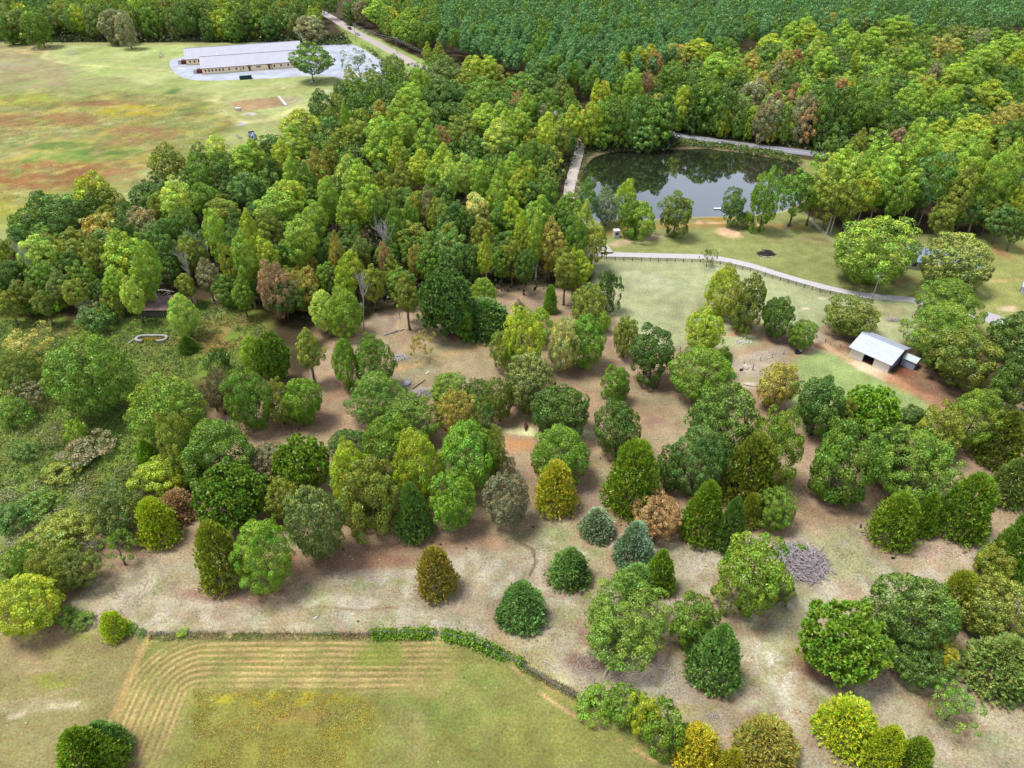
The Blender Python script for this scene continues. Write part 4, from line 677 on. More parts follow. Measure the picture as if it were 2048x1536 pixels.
WC = (1348, 0, [(770,100,130,'L'),(880,50,80,'O'),(800,150,160,'Y'),(700,130,120,'L'),(1000,120,110,'L'),(1020,50,120,'G'),(910,90,70,'C'),(1310,100,190,'L'),(1160,170,200,'L'),(1050,190,150,'L'),(1110,100,110,'K'),(1490,140,120,'G'),(1660,160,160,'K'),(1780,180,100,'N'),(1880,170,150,'G'),(1950,210,170,'L'),(2020,220,90,'G'),(1590,230,210,'C'),(1460,230,90,'G'),(570,200,160,'Y'),(560,270,140,'E'),(300,230,130,'G'),(150,240,170,'Y'),(30,260,100,'O'),(250,310,170,'L'),(370,350,110,'L'),(440,320,130,'C'),(660,290,90,'C'),(720,290,70,'R'),(830,230,110,'l'),(900,280,130,'L'),(970,300,100,'K'),(1070,300,50,'Y'),(1300,270,200,'O'),(1400,260,120,'L'),(1820,280,200,'L'),(2010,300,100,'Y'),(1750,350,130,'L'),(1660,370,170,'L'),(1960,400,120,'D'),
 (520,420,120,'C'),(480,480,160,'N'),(610,370,100,'N'),(680,460,90,'D'),(720,490,120,'R'),(780,470,90,'L'),(600,540,90,'r'),(780,620,80,'R'),(800,560,90,'r'),(990,460,110,'R'),(890,470,120,'D'),(1040,480,60,'Y'),(1130,480,140,'G'),(1240,460,90,'L'),(1230,510,130,'D'),(1100,590,200,'D'),(1220,600,150,'D'),(1350,650,150,'D'),(1440,530,110,'L'),(1400,480,150,'L'),(1500,470,110,'Y'),(1560,510,100,'L'),(1650,500,110,'L'),(1720,540,120,'D'),(1480,440,120,'C'),(1540,370,70,'N'),(1860,480,200,'Y'),(2000,600,130,'C'),(1920,650,120,'C'),(2020,470,70,'G'),
 (60,520,100,'Y'),(290,610,80,'Y'),(450,640,90,'L'),(390,640,70,'G'),(560,700,80,'y'),(660,690,60,'L'),(160,480,160,'G'),(240,540,120,'D'),(340,560,120,'D'),(100,620,120,'D'),(880,640,130,'D'),(980,680,130,'D'),(540,620,110,'N'),
 (1090,780,110,'O'),(1330,750,130,'r'),(1450,710,120,'L'),(1560,700,130,'Y'),(1750,680,250,'Y'),(1900,730,150,'G'),(1990,710,130,'G'),(1640,780,220,'L'),(1770,790,150,'L'),(1500,800,140,'L'),(1940,750,130,'D'),(2010,830,120,'L'),
 (830,870,200,'l'),(1000,880,180,'L'),(1150,870,150,'L'),(1330,850,200,'L'),(1430,840,130,'L'),(900,950,130,'l'),(1080,910,160,'l'),(1600,860,130,'Y'),(1740,870,170,'L'),(1900,900,150,'L'),(1520,920,200,'E'),(740,1000,190,'G'),(840,1040,120,'K'),(930,1060,170,'O'),(1150,1010,150,'Y'),(1250,940,180,'L'),(1700,1000,150,'O'),(1990,900,130,'L'),(1600,1190,130,'O'),(1720,1130,170,'E'),(1870,1150,170,'O'),(1830,1040,150,'D'),(1950,1200,150,'E'),(2030,1080,110,'Y'),(1320,1040,150,'G'),(1420,1000,130,'L'),(1040,1100,120,'O'),(2040,1240,100,'D'),(2000,1000,120,'G')])
CN = dict(G='mid-green', D='dark green', E='blue-green', L='lime green', l='pale green', Y='yellow-green', y='bright yellow', O='olive', o='dark olive', C='golden', R='rust-orange', r='russet red', N='brownish grey', K='dull grey-green', k='grey-green', P='pale yellow')
def inpoly(poly, x, y):
    c = False; n = len(poly)
    for i in range(n):
        ax, ay = poly[i]; bx, by = poly[(i + 1) % n]
        if (ay > y) != (by > y) and x < (bx - ax) * (y - ay) / (by - ay) + ax: c = not c
    return c
KEEP = [[at(*p) for p in pl] for pl in ([(1176, 302), (1230, 299), (1300, 297), (1345, 264), (1480, 280), (1620, 302), (1760, 322), (1900, 338), (1900, 350), (1650, 330), (1625, 440), (1190, 445), (1150, 400)], [(1118, 400), (1158, 275), (1180, 270), (1176, 300), (1160, 400)], [(640, 40), (700, 48), (845, 130), (820, 142), (690, 84), (700, 200), (400, 180), (330, 84), (640, 84)])]
WOODS = []      # x, y, r, code, photo px, photo py
for ox, oy, lst in (WA, WB, WC):
    for Xc, Yt, Wd, co in lst:
        px, py, w = ox + Xc / K_, oy + Yt / K_, Wd / K_
        h = {'L': 20, 'l': 20, 'Y': 18.5, 'P': 17, 'O': 15.5, 'E': 16, 'D': 15.5}.get(co, 16.5) * rnd.uniform(.93, 1.07)
        if ox == 0 and py < 40: h = 19 + rnd.uniform(-2, 2)
        if ox == 0 and 340 < py < 480 and px < 300: h *= .8
        if ox == 0 and Yt >= 1480: h *= .66
        if ox == 680 and Yt >= 1430: h *= .8
        bp = 466 if (ox == 1348 and 700 < Xc < 1350 and 840 < Yt < 1120) else 476 if (ox == 1348 and 700 < Xc and 840 < Yt) else None
        if bp: dr_ = ray(px, py); B_ = at(px, bp - rnd.uniform(0, 60 if Yt < 940 else 25))[1]; h = min(max(CAMH + dr_[2] * B_ / dr_[1], 13), 28)
        x, y = at(px, py, h * .97); dep = depth_at(x, y, h * .8); r = min(max(w / 2 * dep / FPX, 1.8), 8.5)
        for _ in range(14):
            if any(inpoly(f_, x, y) for f_ in KEEP) and h > 6: h *= .92; x, y = at(px, py, h * .97)
        if any(inpoly(f_, x, y) for f_ in KEEP) or (h < 9 and r > 3): continue
        y2 = y - r * .3
        WOODS.append([x, y2, r, h, co, px, py, True])
for px, tp, bs, w, co in [(1178, 205, 298, 50, 'Y'), (1202, 245, 300, 50, 'G'), (1230, 200, 298, 48, 'G'), (1262, 205, 296, 46, 'E'), (1295, 205, 297, 46, 'G'), (1320, 190, 294, 42, 'D'), (1335, 245, 292, 26, 'C'), (1250, 225, 297, 24, 'R'), (1214, 215, 292, 44, 'D'), (1280, 190, 290, 46, 'D'),
        (1352, 190, 264, 44, 'Y'), (1385, 175, 266, 46, 'D'), (1412, 165, 270, 52, 'G'), (1440, 178, 274, 48, 'D'), (1470, 200, 278, 38, 'K'), (1452, 208, 276, 26, 'Y'), (1500, 212, 281, 38, 'L'), (1530, 200, 285, 44, 'N'), (1556, 210, 288, 36, 'K'), (1545, 240, 287, 24, 'y'), (1576, 232, 290, 28, 'L'), (1606, 205, 294, 38, 'R'), (1590, 190, 292, 42, 'N'), (1632, 165, 297, 48, 'D'), (1664, 170, 300, 50, 'D'), (1700, 180, 304, 50, 'G'), (1368, 215, 262, 36, 'G'), (1425, 220, 270, 36, 'G'), (1484, 225, 277, 34, 'D'), (1515, 232, 281, 34, 'G')]:
    x, y = at(px, bs - 3); dr_ = ray(px, tp); hh_ = min(max(CAMH + dr_[2] * y / dr_[1], 7), 24); WOODS.append([x, y, w / 2 * depth_at(x, y, hh_ / 2) / FPX, hh_, co, px, tp, True])
# ------------------------------------------------------------------ understorey and unseen ranks of the same woods, and the plantation behind the road
PW1 = [tuple(at(*p)) for p in [(-60, 560), (60, 490), (160, 455), (300, 425), (420, 380), (520, 345), (600, 300), (650, 255), (700, 200), (790, 170), (850, 170), (1000, 215), (1150, 250), (1165, 275), (1130, 340), (1110, 400), (1150, 500), (1180, 560), (1100, 575), (1010, 580), (940, 600), (840, 610), (760, 620), (700, 640), (640, 640), (520, 640), (420, 560), (300, 560), (230, 575), (120, 600), (-60, 640)]]
PW3 = [tuple(at(*p)) for p in [(1175, 245), (1260, 215), (1350, 170), (1450, 130), (1560, 120), (1700, 105), (1850, 95), (2060, 100), (2300, 100), (2400, 470), (2060, 460), (1900, 455), (1800, 450), (1640, 445), (1600, 420), (1620, 340), (1640, 320), (1760, 330), (1620, 290), (1480, 278), (1350, 258), (1200, 290)]]
PW4 = [tuple(at(*p)) for p in [(-200, 80), (690, 84), (676, 40), (660, -30), (-300, -40)]]
PWR = [tuple(at(*p)) for p in [(735, 60), (790, 95), (860, 125), (880, 60), (840, 10), (720, -20), (712, 30)]]
def fill(poly, sp, hs, codes, n0=0):
    xs = [p[0] for p in poly]; ys = [p[1] for p in poly]; x = min(xs); out = []
    while x < max(xs):
        y = min(ys)
        while y < max(ys):
            a, b = x + rnd.uniform(-.4, .4) * sp, y + rnd.uniform(-.4, .4) * sp
            if inpoly(poly, a, b):
                ok = all((a - t[0]) ** 2 + (b - t[1]) ** 2 > (t[2] * .75 + 2.2) ** 2 for t in WOODS)
                if ok: out.append([a, b, rnd.uniform(.42, .6) * sp, rnd.uniform(*hs), rnd.choice(codes), 0, 0, False])
            y += sp
        x += sp
    return out
F1 = fill(PW1, 7.5, (10, 13.5), 'GDDGEO'); F3 = fill(PW3, 8.5, (10, 14), 'GDDGELO'); F4 = fill(PW4, 9, (15, 19), 'GDKOEGY'); FR = fill(PWR, 8, (14, 18), 'GLDGO')
def upx(x, y, z):
    dz = z - CAMH; dep = y * cP - dz * sP; v = (y * sP + dz * cP) / dep; return 1024 + x / dep * FPX, 768 - v * FPX
for t in F1 + F3 + F4 + FR: t[5], t[6] = upx(t[0], t[1], t[3])
SEEN = [(1133, 380), (1138, 360), (1143, 342), (1148, 330), (1155, 310), (1162, 292), (1350, 270), (1380, 274), (1410, 279), (1440, 284), (1480, 289), (1520, 295), (1560, 300), (1600, 304), (700, 58), (720, 69), (752, 86), (800, 112), (825, 128), (310, 610), (330, 620), (290, 625)]
def hides(t):
    u0, v0 = t[5], t[6]; u1, v1 = upx(t[0], t[1], t[3] * .3); w = t[2] * FPX / depth_at(t[0], t[1], t[3] * .6)
    w = w * 1.15 + 2; return any(abs(a - (u0 + (u1 - u0) * min(max((b - v0) / max(v1 - v0, 1), 0), 1))) < w and v0 - 2 < b < v1 + 4 for a, b in SEEN)
FILLS = [t for t in F1 + F3 + F4 + FR if -40 < t[5] < 2088 and t[6] > -20 and not hides(t) and not any(inpoly(f_, t[0], t[1]) for f_ in KEEP)]
for t in WOODS: t[5], t[6] = upx(t[0], t[1], t[3])
print('hiding', [(round(t[5]), round(t[6]), t[4]) for t in WOODS if hides(t)]); WOODS = [t for t in WOODS if not hides(t)]
MARKS = [((1385, 350), 'the pond'), ((1150, 340), 'the gravel track'), ((310, 615), 'the collapsed shed'), ((480, 120), 'the long metal buildings'), ((530, 208), 'the dug pit'), ((700, 125), 'the gravel lot'), ((760, 80), 'the far road'), ((1645, 290), 'the roadside pole'),
         ((1230, 468), 'the white booth'), ((1890, 510), 'the house'), ((505, 265), 'the scrap trailer'), ((785, 500), 'the dead forked tree'), ((425, 480), 'the bare white tree'), ((60, 300), 'the weedy meadow'), ((715, 590), 'the dead white trunk'), ((1060, 580), 'the reddish clearing'), ((440, 595), 'the sandy footpath'), ((1460, 275), 'the pondside road'), ((1100, 60), 'the pine plantation'), ((1755, 500), 'the huge gold-tipped tree'), ((1530, 400), 'the leaning bank tree'), ((2040, 120), 'the upper right corner'), ((2040, 300), 'the right edge'), ((20, 540), 'the left edge'), ((250, 85), 'the mown field')]
def where(px, py):
    best = min(MARKS, key=lambda m: ((m[0][0] - px) * .8) ** 2 + ((m[0][1] - py)) ** 2); mx, my = best[0]; dx, dy = px - mx, py - my; d = math.hypot(dx, dy)
    far = 'just ' if d < 60 else ('' if d < 150 else 'well ')
    if abs(dx) > abs(dy) * 1.3: return far + ('right of ' if dx > 0 else 'left of ') + best[1]
    return far + ('below ' if dy > 0 else 'beyond ') + best[1]
ORD = ['first', 'second', 'third', 'fourth', 'fifth', 'sixth', 'seventh', 'eighth', 'ninth', 'tenth', 'eleventh', 'twelfth']
lab = {}
allw = WOODS + FILLS
allw.sort(key=lambda t: t[1]); ntot = len(allw)
def kindof(t):
    if t[4] in 'RrCNyP': return 'autumn_tree', 'turning trees in the woods'
    if t[4] in 'LlY' and t[3] > 17: return 'poplar_tree', 'tall light green trees in the woods'
    return 'woodland_tree', 'green trees in the woods'
for t in allw:
    kn = kindof(t)[0]; sz = ('tall ' if t[3] > 18.5 else 'small ' if t[2] < 2.6 else 'broad ' if t[2] > 5.2 else '')
    lb = f"{sz}{CN[t[4]]} tree {where(t[5], t[6])}"; lab.setdefault(lb, []).append(t); t.append(lb)
names = {'woodland_tree': 0, 'poplar_tree': 0, 'autumn_tree': 0}; REST = []
for lb, ts in lab.items():
    ts.sort(key=lambda t: t[5])
    for i, t in enumerate(ts):
        n = len(ts); t.append(lb if n == 1 else (f"{lb}, " + ('leftmost' if i == 0 else 'rightmost' if i == n - 1 else (ORD[i] if i < 12 else str(i + 1) + 'th') + ' from left') + f" of {n}"))
allw.sort(key=lambda t: (not t[7], t[1]))
for t in allw:
    kn, gp = kindof(t)
    if names[kn] >= 296 or t[1] > 640: REST.append(t); continue
    names[kn] += 1
    put_tree(kn, t[0], t[1], t[2], t[3], 'edge' if (1170 < t[5] < 1720 and 160 < t[6] < 262) or (t[6] < 110 and t[5] < 700) or (t[5] < 300 and 330 < t[6] < 430) else 'tall' if kn == 'poplar_tree' else 'wood', t[4], t[-1], 'tree', gp, trunk='paletrunk' if kn == 'poplar_tree' else 'trunk', litter=False)
print('woods', names, 'rest', len(REST), 'fills', len(FILLS))
def merged(name, pname, items, label):
    """far trees that read as one mass: one mesh of small crowns"""
    P_ = PR[pname]; vs = []; cs = []
    base = []
    for me in P_:
        v = np.empty(len(me.vertices) * 3, np.float32); me.vertices.foreach_get('co', v); c = np.empty(len(me.vertices) * 4, np.float32); me.color_attributes['tint'].data.foreach_get('color', c)
        base.append((v.reshape(-1, 3), c.reshape(-1, 4)[:, :3]))
    for (x, y, r, h, co) in items:
        v, c = base[rnd.randrange(len(base))]; a = rnd.uniform(0, 6.28); R_ = np.array([[math.cos(a), math.sin(a), 0], [-math.sin(a), math.cos(a), 0], [0, 0, 1]])
        vs.append((v @ R_) * np.array([r, r, h / PHT[pname]]) + np.array([x, y, 0])); cs.append(c * np.array(tint(co)[:3]))
    v = np.concatenate(vs); me = np_mesh(name, v, np.arange(len(v)), 4, LEAF, np.concatenate(cs)); o = link(bpy.data.objects.new(name, me)); props(o, label, 'woodland', None, 'stuff'); return o
PR['farwood'] = [broadleaf(s, 3.0, .3, 38, 46, .31, .14, .22, 5) for s in (151, 152, 153)]; PHT['farwood'] = 3.0
PR['farpine'] = [broadleaf(s, 4.6, .5, 20, 26, .36, .2, .1, 4, shape='peak' if s % 2 else 'egg') for s in (155, 156, 157, 158)]; PHT['farpine'] = 4.6
if REST: merged('far_woodland', 'farwood', [(t[0], t[1], t[2], t[3], t[4]) for t in REST], 'far green woodland closing the view behind the meadow')
# plantation of pines in rows
PP = [tuple(at(*p)) for p in [(845, 108), (1000, 165), (1120, 205), (1230, 232), (1320, 175), (1440, 125), (1560, 112), (1700, 98), (1850, 88), (2060, 92), (2500, 95), (2600, -80)]]
PP += [(560, 830), (-60, 830), (-75, 560)]
pines = []
sp = 6.8; x = -160
while x < 760:
    y = 250
    while y < 830:
        a, b = x + rnd.uniform(-2.3, 2.3) + (y * .12), y + rnd.uniform(-2.3, 2.3)
        if inpoly(PP, a, b) and all((a - t[0]) ** 2 + (b - t[1]) ** 2 > (t[2] * .6 + 1.5) ** 2 for t in WOODS):
            h = rnd.uniform(13.5, 20.5); u, v = upx(a, b, h)
            if -60 < u < 2110 and v > -30: pines.append((b, a, rnd.uniform(2.8, 3.5), h, u, v))
        y += sp
    x += sp
pines.sort()
print('pines', len(pines))
NP_ = 285; near = pines[:NP_]; near.sort(key=lambda p: (round(p[0] / 12), p[1]))
for i, (b, a, r, h, u, v) in enumerate(near):
    root = empty('pine_tree', (a, b, 0), rnd.uniform(0, 6.28)); big = 'taller' if h > 17.8 else 'shorter' if h < 16.4 else 'even'
    props(root, 'dark green plantation pine with narrow rounded top in the front ranks', 'pine tree', 'pines in the front ranks of the plantation')
    cr = link(bpy.data.objects.new("crown", rnd.choice(PR['plant'])), root); cr.scale = (r, r, h / PHT['plant']); cr.color = tint('G' if rnd.random() < .15 else 'T')
    tk = link(bpy.data.objects.new("trunk", rnd.choice(PR['pinetrunk'])), root); tk.scale = (h, h, h * .9)
merged('pine_plantation', 'farpine', [(p[1], p[0], p[2], p[3], 'G' if rnd.random() < .15 else 'T') for p in pines[NP_:]], 'dense dark green pine plantation beyond the road')
# ------------------------------------------------------------------ litter under the scattered trees, then the ground sheet
for (tx, ty, r) in LITTER:
    R_ = r * 1.3 + .8; idx = np.nonzero((abs(X - tx) < R_ * 1.5) & (abs(Y - ty) < R_ * 1.5))[0]
    d = np.hypot(X[idx] + wob[idx] * 3.5 - tx, Y[idx] + wob2[idx] * 3.5 - ty) / R_
    a = np.clip((1.05 - d) * 2.2, 0, 1) * .7 * np.clip((fbm(X[idx], Y[idx], 3, 9, 3) - .5) * 4 + .9, 0, 1); paint(idx, a, S(160, 130, 108))
GC *= (1 + (fbm(X, Y, 14, 61, 3) - .5) * .5 + (fbm(X, Y, 2.5, 63, 2) - .5) * .35)[:, None]
pond_px = [(1158, 388), (1163, 350), (1180, 316), (1225, 302), (1300, 300), (1360, 295), (1420, 297), (1480, 303), (1540, 313), (1585, 322), (1606, 336), (1612, 360), (1608, 400), (1570, 422), (1500, 427), (1430, 430), (1330, 434), (1240, 438), (1190, 440), (1160, 425)]
pond = [at(*p) for p in pond_px]
def smooth_poly(p, n=3):
    for _ in range(n):
        q = []
        for i in range(len(p)):
            a, b_ = p[i], p[(i + 1) % len(p)]; q += [(a[0] * .75 + b_[0] * .25, a[1] * .75 + b_[1] * .25), (a[0] * .25 + b_[0] * .75, a[1] * .25 + b_[1] * .75)]
        p = q
    return p
pond_s = smooth_poly(pond, 2); pa = np.array(pond_s)
Z = (fbm(X, Y, 25, 3) - .5) * .5 * np.clip((Y - 38) / 40, 0, 1) * 0
idx = np.nonzero((X > pa[:, 0].min() - 8) & (X < pa[:, 0].max() + 8) & (Y > pa[:, 1].min() - 8) & (Y < pa[:, 1].max() + 8))[0]
sd = sdist(pa, X[idx] + wob[idx] * 2.0, Y[idx] + wob2[idx] * 2.0)
Z[idx] = -np.clip((sd + 1.2) / 2.5, 0, 1) * 1.4
a = np.clip((1.6 - abs(sd + .6)) / 1.6, 0, 1); north = Y[idx] > np.median(pa[:, 1])
paint(idx, a * np.where(north, .6, .95), S(214, 196, 168)); paint(idx[north], a[north] * .8, S(120, 104, 70)); paint(idx, np.clip(sd / 2, 0, 1), S(60, 56, 40))
pit = np.array([at(*p) for p in [(460, 203), (598, 191), (608, 202), (575, 212), (490, 222), (470, 221)]])
idx = np.nonzero((X > pit[:, 0].min() - 6) & (X < pit[:, 0].max() + 6) & (Y > pit[:, 1].min() - 6) & (Y < pit[:, 1].max() + 6))[0]
Z[idx] = np.minimum(Z[idx], -np.clip(sdist(pit, X[idx], Y[idx]) / 4, 0, 1) * 1.2)
gv = np.stack([X, Y, Z], 1); nx, ny = len(gx), len(gy)
i0 = (np.arange(ny - 1)[:, None] * nx + np.arange(nx - 1)[None]).ravel()
fc = np.stack([i0, i0 + 1, i0 + nx + 1, i0 + nx], 1)
ground = link(bpy.data.objects.new("ground", np_mesh("ground", gv, fc.ravel(), 4, GM, GC, smooth=True))); props(ground, None, None, None, 'structure')
# water
def water_mat():
    m = bpy.data.materials.new("pond water"); m.use_nodes = True; n = m.node_tree.nodes; l = m.node_tree.links; n.clear()
    d = n.new('ShaderNodeBsdfDiffuse'); d.inputs['Color'].default_value = (.012, .014, .009, 1); g = n.new('ShaderNodeBsdfGlossy'); g.inputs['Roughness'].default_value = .015; g.inputs['Color'].default_value = (.95, .97, 1, 1)
    f = n.new('ShaderNodeFresnel'); f.inputs['IOR'].default_value = 1.75; mx = n.new('ShaderNodeMixShader'); o = n.new('ShaderNodeOutputMaterial')
    ml = n.new('ShaderNodeMath'); ml.operation = 'MULTIPLY'; ml.inputs[1].default_value = 1.9; ml.use_clamp = True; l.new(f.outputs[0], ml.inputs[0])
    tc = n.new('ShaderNodeTexCoord'); no = n.new('ShaderNodeTexNoise'); no.inputs['Scale'].default_value = 1.3; no.inputs['Detail'].default_value = 3; l.new(tc.outputs['Object'], no.inputs['Vector'])
    bp = n.new('ShaderNodeBump'); bp.inputs['Strength'].default_value = .06; bp.inputs['Distance'].default_value = .05; l.new(no.outputs['Fac'], bp.inputs['Height']); l.new(bp.outputs[0], g.inputs['Normal']); l.new(bp.outputs[0], f.inputs['Normal'])
    l.new(ml.outputs[0], mx.inputs[0]); l.new(d.outputs[0], mx.inputs[1]); l.new(g.outputs[0], mx.inputs[2]); l.new(mx.outputs[0], o.inputs['Surface']); return m
cxp, cyp = pa.mean(0); b = MB(); b.poly([((x - cxp) * 1.03 + cxp, (y - cyp) * 1.03 + cyp, -.45) for x, y in reversed(pond_s)]); o = b.build('water', water_mat()); props(o, None, None, None, 'structure')
def ribbon(name, px, w, col, z=.02, nz=(1.2, .14), world=False, kerb=None, zf=None):
    p = [Vector((*at(*q), 0)) for q in px] if not world else [Vector((*q, 0)) for q in px]
    for _ in range(3):
        q = [p[0]]
        for i in range(len(p) - 1): q += [p[i].lerp(p[i + 1], .25), p[i].lerp(p[i + 1], .75)]
        p = q + [p[-1]]
    b = MB(); prev = None
    for i, c in enumerate(p):
        t = (p[min(i + 1, len(p) - 1)] - p[max(i - 1, 0)]).normalized(); nrm = Vector((-t.y, t.x, 0)); k = w / 2 * (1 + (vnoise(c.x, c.y, 3, 5) - .5) * .12)
        L = c + nrm * k; R_ = c - nrm * k
        if prev: b.poly([(prev[0].x, prev[0].y, z), (prev[1].x, prev[1].y, z), (R_.x, R_.y, z), (L.x, L.y, z)])
        prev = (L, R_)
    o = b.build(name, mat(name + ' surface', col, .9, nz, .3)); props(o, None, None, None, 'structure'); return p
far_px = [(640, 22), (668, 38), (690, 52), (720, 69), (752, 86), (800, 112), (835, 133), (900, 165), (1100, 225), (1250, 252), (1345, 270), (1450, 286), (1540, 297), (1620, 306), (1750, 326), (1900, 342), (2100, 362)]
ribbon('road', far_px[:8], 7.0, S(196, 184, 180), .03); ribbon('road', far_px[7:], 7.0, S(150, 152, 166), .034)
ribbon('road_line', far_px[7:], .25, S(236, 236, 236), .05)
ribbon('driveway', [(1080, 512), (1195, 508), (1300, 511), (1400, 513), (1440, 517), (1500, 530), (1560, 550), (1640, 573), (1720, 590), (1780, 596), (1835, 600), (1900, 625), (1950, 636)], 3.0, S(206, 202, 206), .03)
ribbon('path', [(1215, 508), (1190, 470), (1150, 430), (1134, 392), (1148, 340), (1162, 290), (1170, 262)], 4.0, S(206, 196, 186), .03, (1.5, .2))
b = MB(); b.poly([(*at(x, y), .05) for x, y in [(1962, 640), (1975, 624), (2000, 632), (2012, 642), (1998, 655)]][::-1]); o = b.build('driveway_slab', mat('slab concrete', S(196, 192, 198), .8, (2, .12))); props(o, None, None, None, 'structure')
lot = [(338, 122), (350, 116), (378, 112), (600, 90), (690, 88), (708, 89), (722, 96), (748, 112), (768, 124), (782, 142), (775, 160), (740, 172), (705, 165), (690, 158), (640, 150), (560, 156), (470, 160), (405, 162), (372, 158), (350, 148), (340, 134)]
b = MB(); b.poly([(x, y, .02) for x, y in reversed(smooth_poly([at(*p) for p in lot], 2))]); o = b.build('gravel_lot', mat('pale gravel', S(186, 192, 208), .95, (.12, .28))); props(o, None, None, None, 'structure')
# ------------------------------------------------------------------ long metal buildings
ROOFM = mat('pale metal roof', S(196, 196, 212), .6, (.3, .06), metal=.1, stretch=(1, 1, 1)); WALLM = mat('cream siding', (.78, .62, .40), .8, (1.5, .06)); TRIM = mat('brown trim', S(104, 78, 66), .7); WIN = mat('dark window', (.03, .025, .03), .2, spec=.5); WHITE = mat('white paint', S(236, 236, 238), .6, (2, .05)); CONC = mat('concrete', S(216, 210, 204), .9, (2, .1))
REDM = mat('brown red crate', S(120, 66, 60), .8); GLASSB = mat('blue tinted screen', S(90, 110, 150), .4)
BA = math.atan2(17, 50.8)
def longhouse(name, ox, oy, L, Wd, label, wins, door=None, eave=3.0, ridge=6.5):
    root = empty(name, (ox, oy, 0), BA); props(root, label, 'building', 'long low metal-roofed buildings')
    b = MB(); b.box((L / 2, .1, eave / 2), (L, .2, eave)); b.box((L / 2, Wd - .1, eave / 2), (L, .2, eave))
    for x in (.1, L - .1):
        s = .1 if x < 1 else -.1
        b.poly([(x - .1, .2, 0), (x - .1, Wd - .2, 0), (x - .1, Wd - .2, eave), (x - .1, Wd / 2, ridge - .1), (x - .1, .2, eave)][::-1]); b.poly([(x + .1, .2, 0), (x + .1, Wd - .2, 0), (x + .1, Wd - .2, eave), (x + .1, Wd / 2, ridge - .1), (x + .1, .2, eave)])
    b.build('wall', WALLM, root)
    b = MB(); o_ = .5; dz = .16
    for s in (0, 1):
        y0 = -o_ if s == 0 else Wd + o_; z0 = eave - .05
        P_ = [(-o_, y0, z0), (L + o_, y0, z0), (L + o_, Wd / 2, ridge), (-o_, Wd / 2, ridge)]
        if s: P_ = P_[::-1]
        b.poly([(p[0], p[1], p[2] + dz) for p in P_]); b.poly(P_[::-1])
    for x in (-o_, L + o_): b.poly([(x, -o_, eave - .05), (x, Wd / 2, ridge), (x, Wd / 2, ridge + dz), (x, -o_, eave - .05 + dz)]); b.poly([(x, Wd + o_, eave - .05), (x, Wd / 2, ridge), (x, Wd / 2, ridge + dz), (x, Wd + o_, eave - .05 + dz)])
    b.poly([(-o_, -o_, eave - .05), (L + o_, -o_, eave - .05), (L + o_, -o_, eave - .05 + dz), (-o_, -o_, eave - .05 + dz)])
    rf = b.build('roof', ROOFM, root)
    b = MB()
    for k in range(int(L / 1.6)): 
        x = .4 + k * 1.6; b.poly([(x, -.45, eave + .16), (x + .08, -.45, eave + .16), (x + .08, Wd / 2 - .1, ridge + .17), (x, Wd / 2 - .1, ridge + .17)])
    b.build('roof_rib', mat('roof seam', S(176, 178, 194), .6), rf)
    b = MB(); b.box((L / 2, Wd / 2, ridge + .2), (L + 1.0, .5, .12)); b.build('ridge_cap', mat('ridge cap metal', S(140, 142, 164), .6), rf)
    b = MB(); b.box((L / 2, -.53, eave + .02), (L + 1.0, .06, .22)); b.build('gutter', TRIM, root)
    b = MB()
    for x in (-.03, L * .37, L * .68, L + .03): b.box((x if 0 < x < L else x, -.08, eave / 2 - .05), (.22, .16, eave - .1))
    b.build('downpipe', TRIM, root)
    for x in wins:
        b = MB(); b.box((x, -.03, 1.75), (.8, .1, 1.15)); f = b.build('window', TRIM, root); b = MB(); b.box((x, -.09, 1.75), (.6, .04, .95)); b.build('pane', WIN, f)
    for x in (door or []):
        b = MB(); b.box((x, -.04, 1.1), (1.1, .12, 2.2)); d = b.build('door', TRIM, root); b = MB(); b.box((x, -.45, 2.6), (2.2, 1.0, .12)); b.build('door_canopy', TRIM, root)
    b = MB(); b.box((-1.6, Wd * .18, 1.0), (2.4, 3.6, 2.0)); b.build('end_porch', REDM, root)
    b = MB(); b.box((-3.9, Wd * .2, .9), (1.8, 3.0, 1.8)); b.box((-3.9, Wd * .2 + 3.3, .7), (1.6, 2.2, 1.4)); v = b.build('ventilation_unit', WHITE, root); b = MB(); b.box((-3.9, Wd * .2, 1.83), (1.3, 2.3, .05)); b.build('fan_grille', GLASSB, v)
    return root
ox, oy = at(405.5, 149)
r1 = longhouse('long_building', ox, oy, 55, 24.2, 'nearer long cream building with pale metal roof and row of small windows', [1.9 + 1.85 * k for k in range(6)] + [14.4, 18.2, 22, 38.8, 42.5, 46.5, 50], [25.2, 36.0])
b = MB(); b.box((30.2, -.02, 1.9), (2.6, .06, .9)); b.build('wall_panel', mat('grey panel', S(170, 160, 150), .7), r1)
b = MB(); b.box((30, -1.1, .06), (14, 1.9, .12)); b.build('front_walk', CONC, r1)
nx_, ny_ = -math.sin(BA), math.cos(BA)
longhouse('long_building', ox + nx_ * 25.4 - math.cos(BA) * 9, oy + ny_ * 25.4 - math.sin(BA) * 9, 65.5, 24.2, 'farther long cream building with pale metal roof, set behind the nearer one', [2.2, 4.6, 7.0])
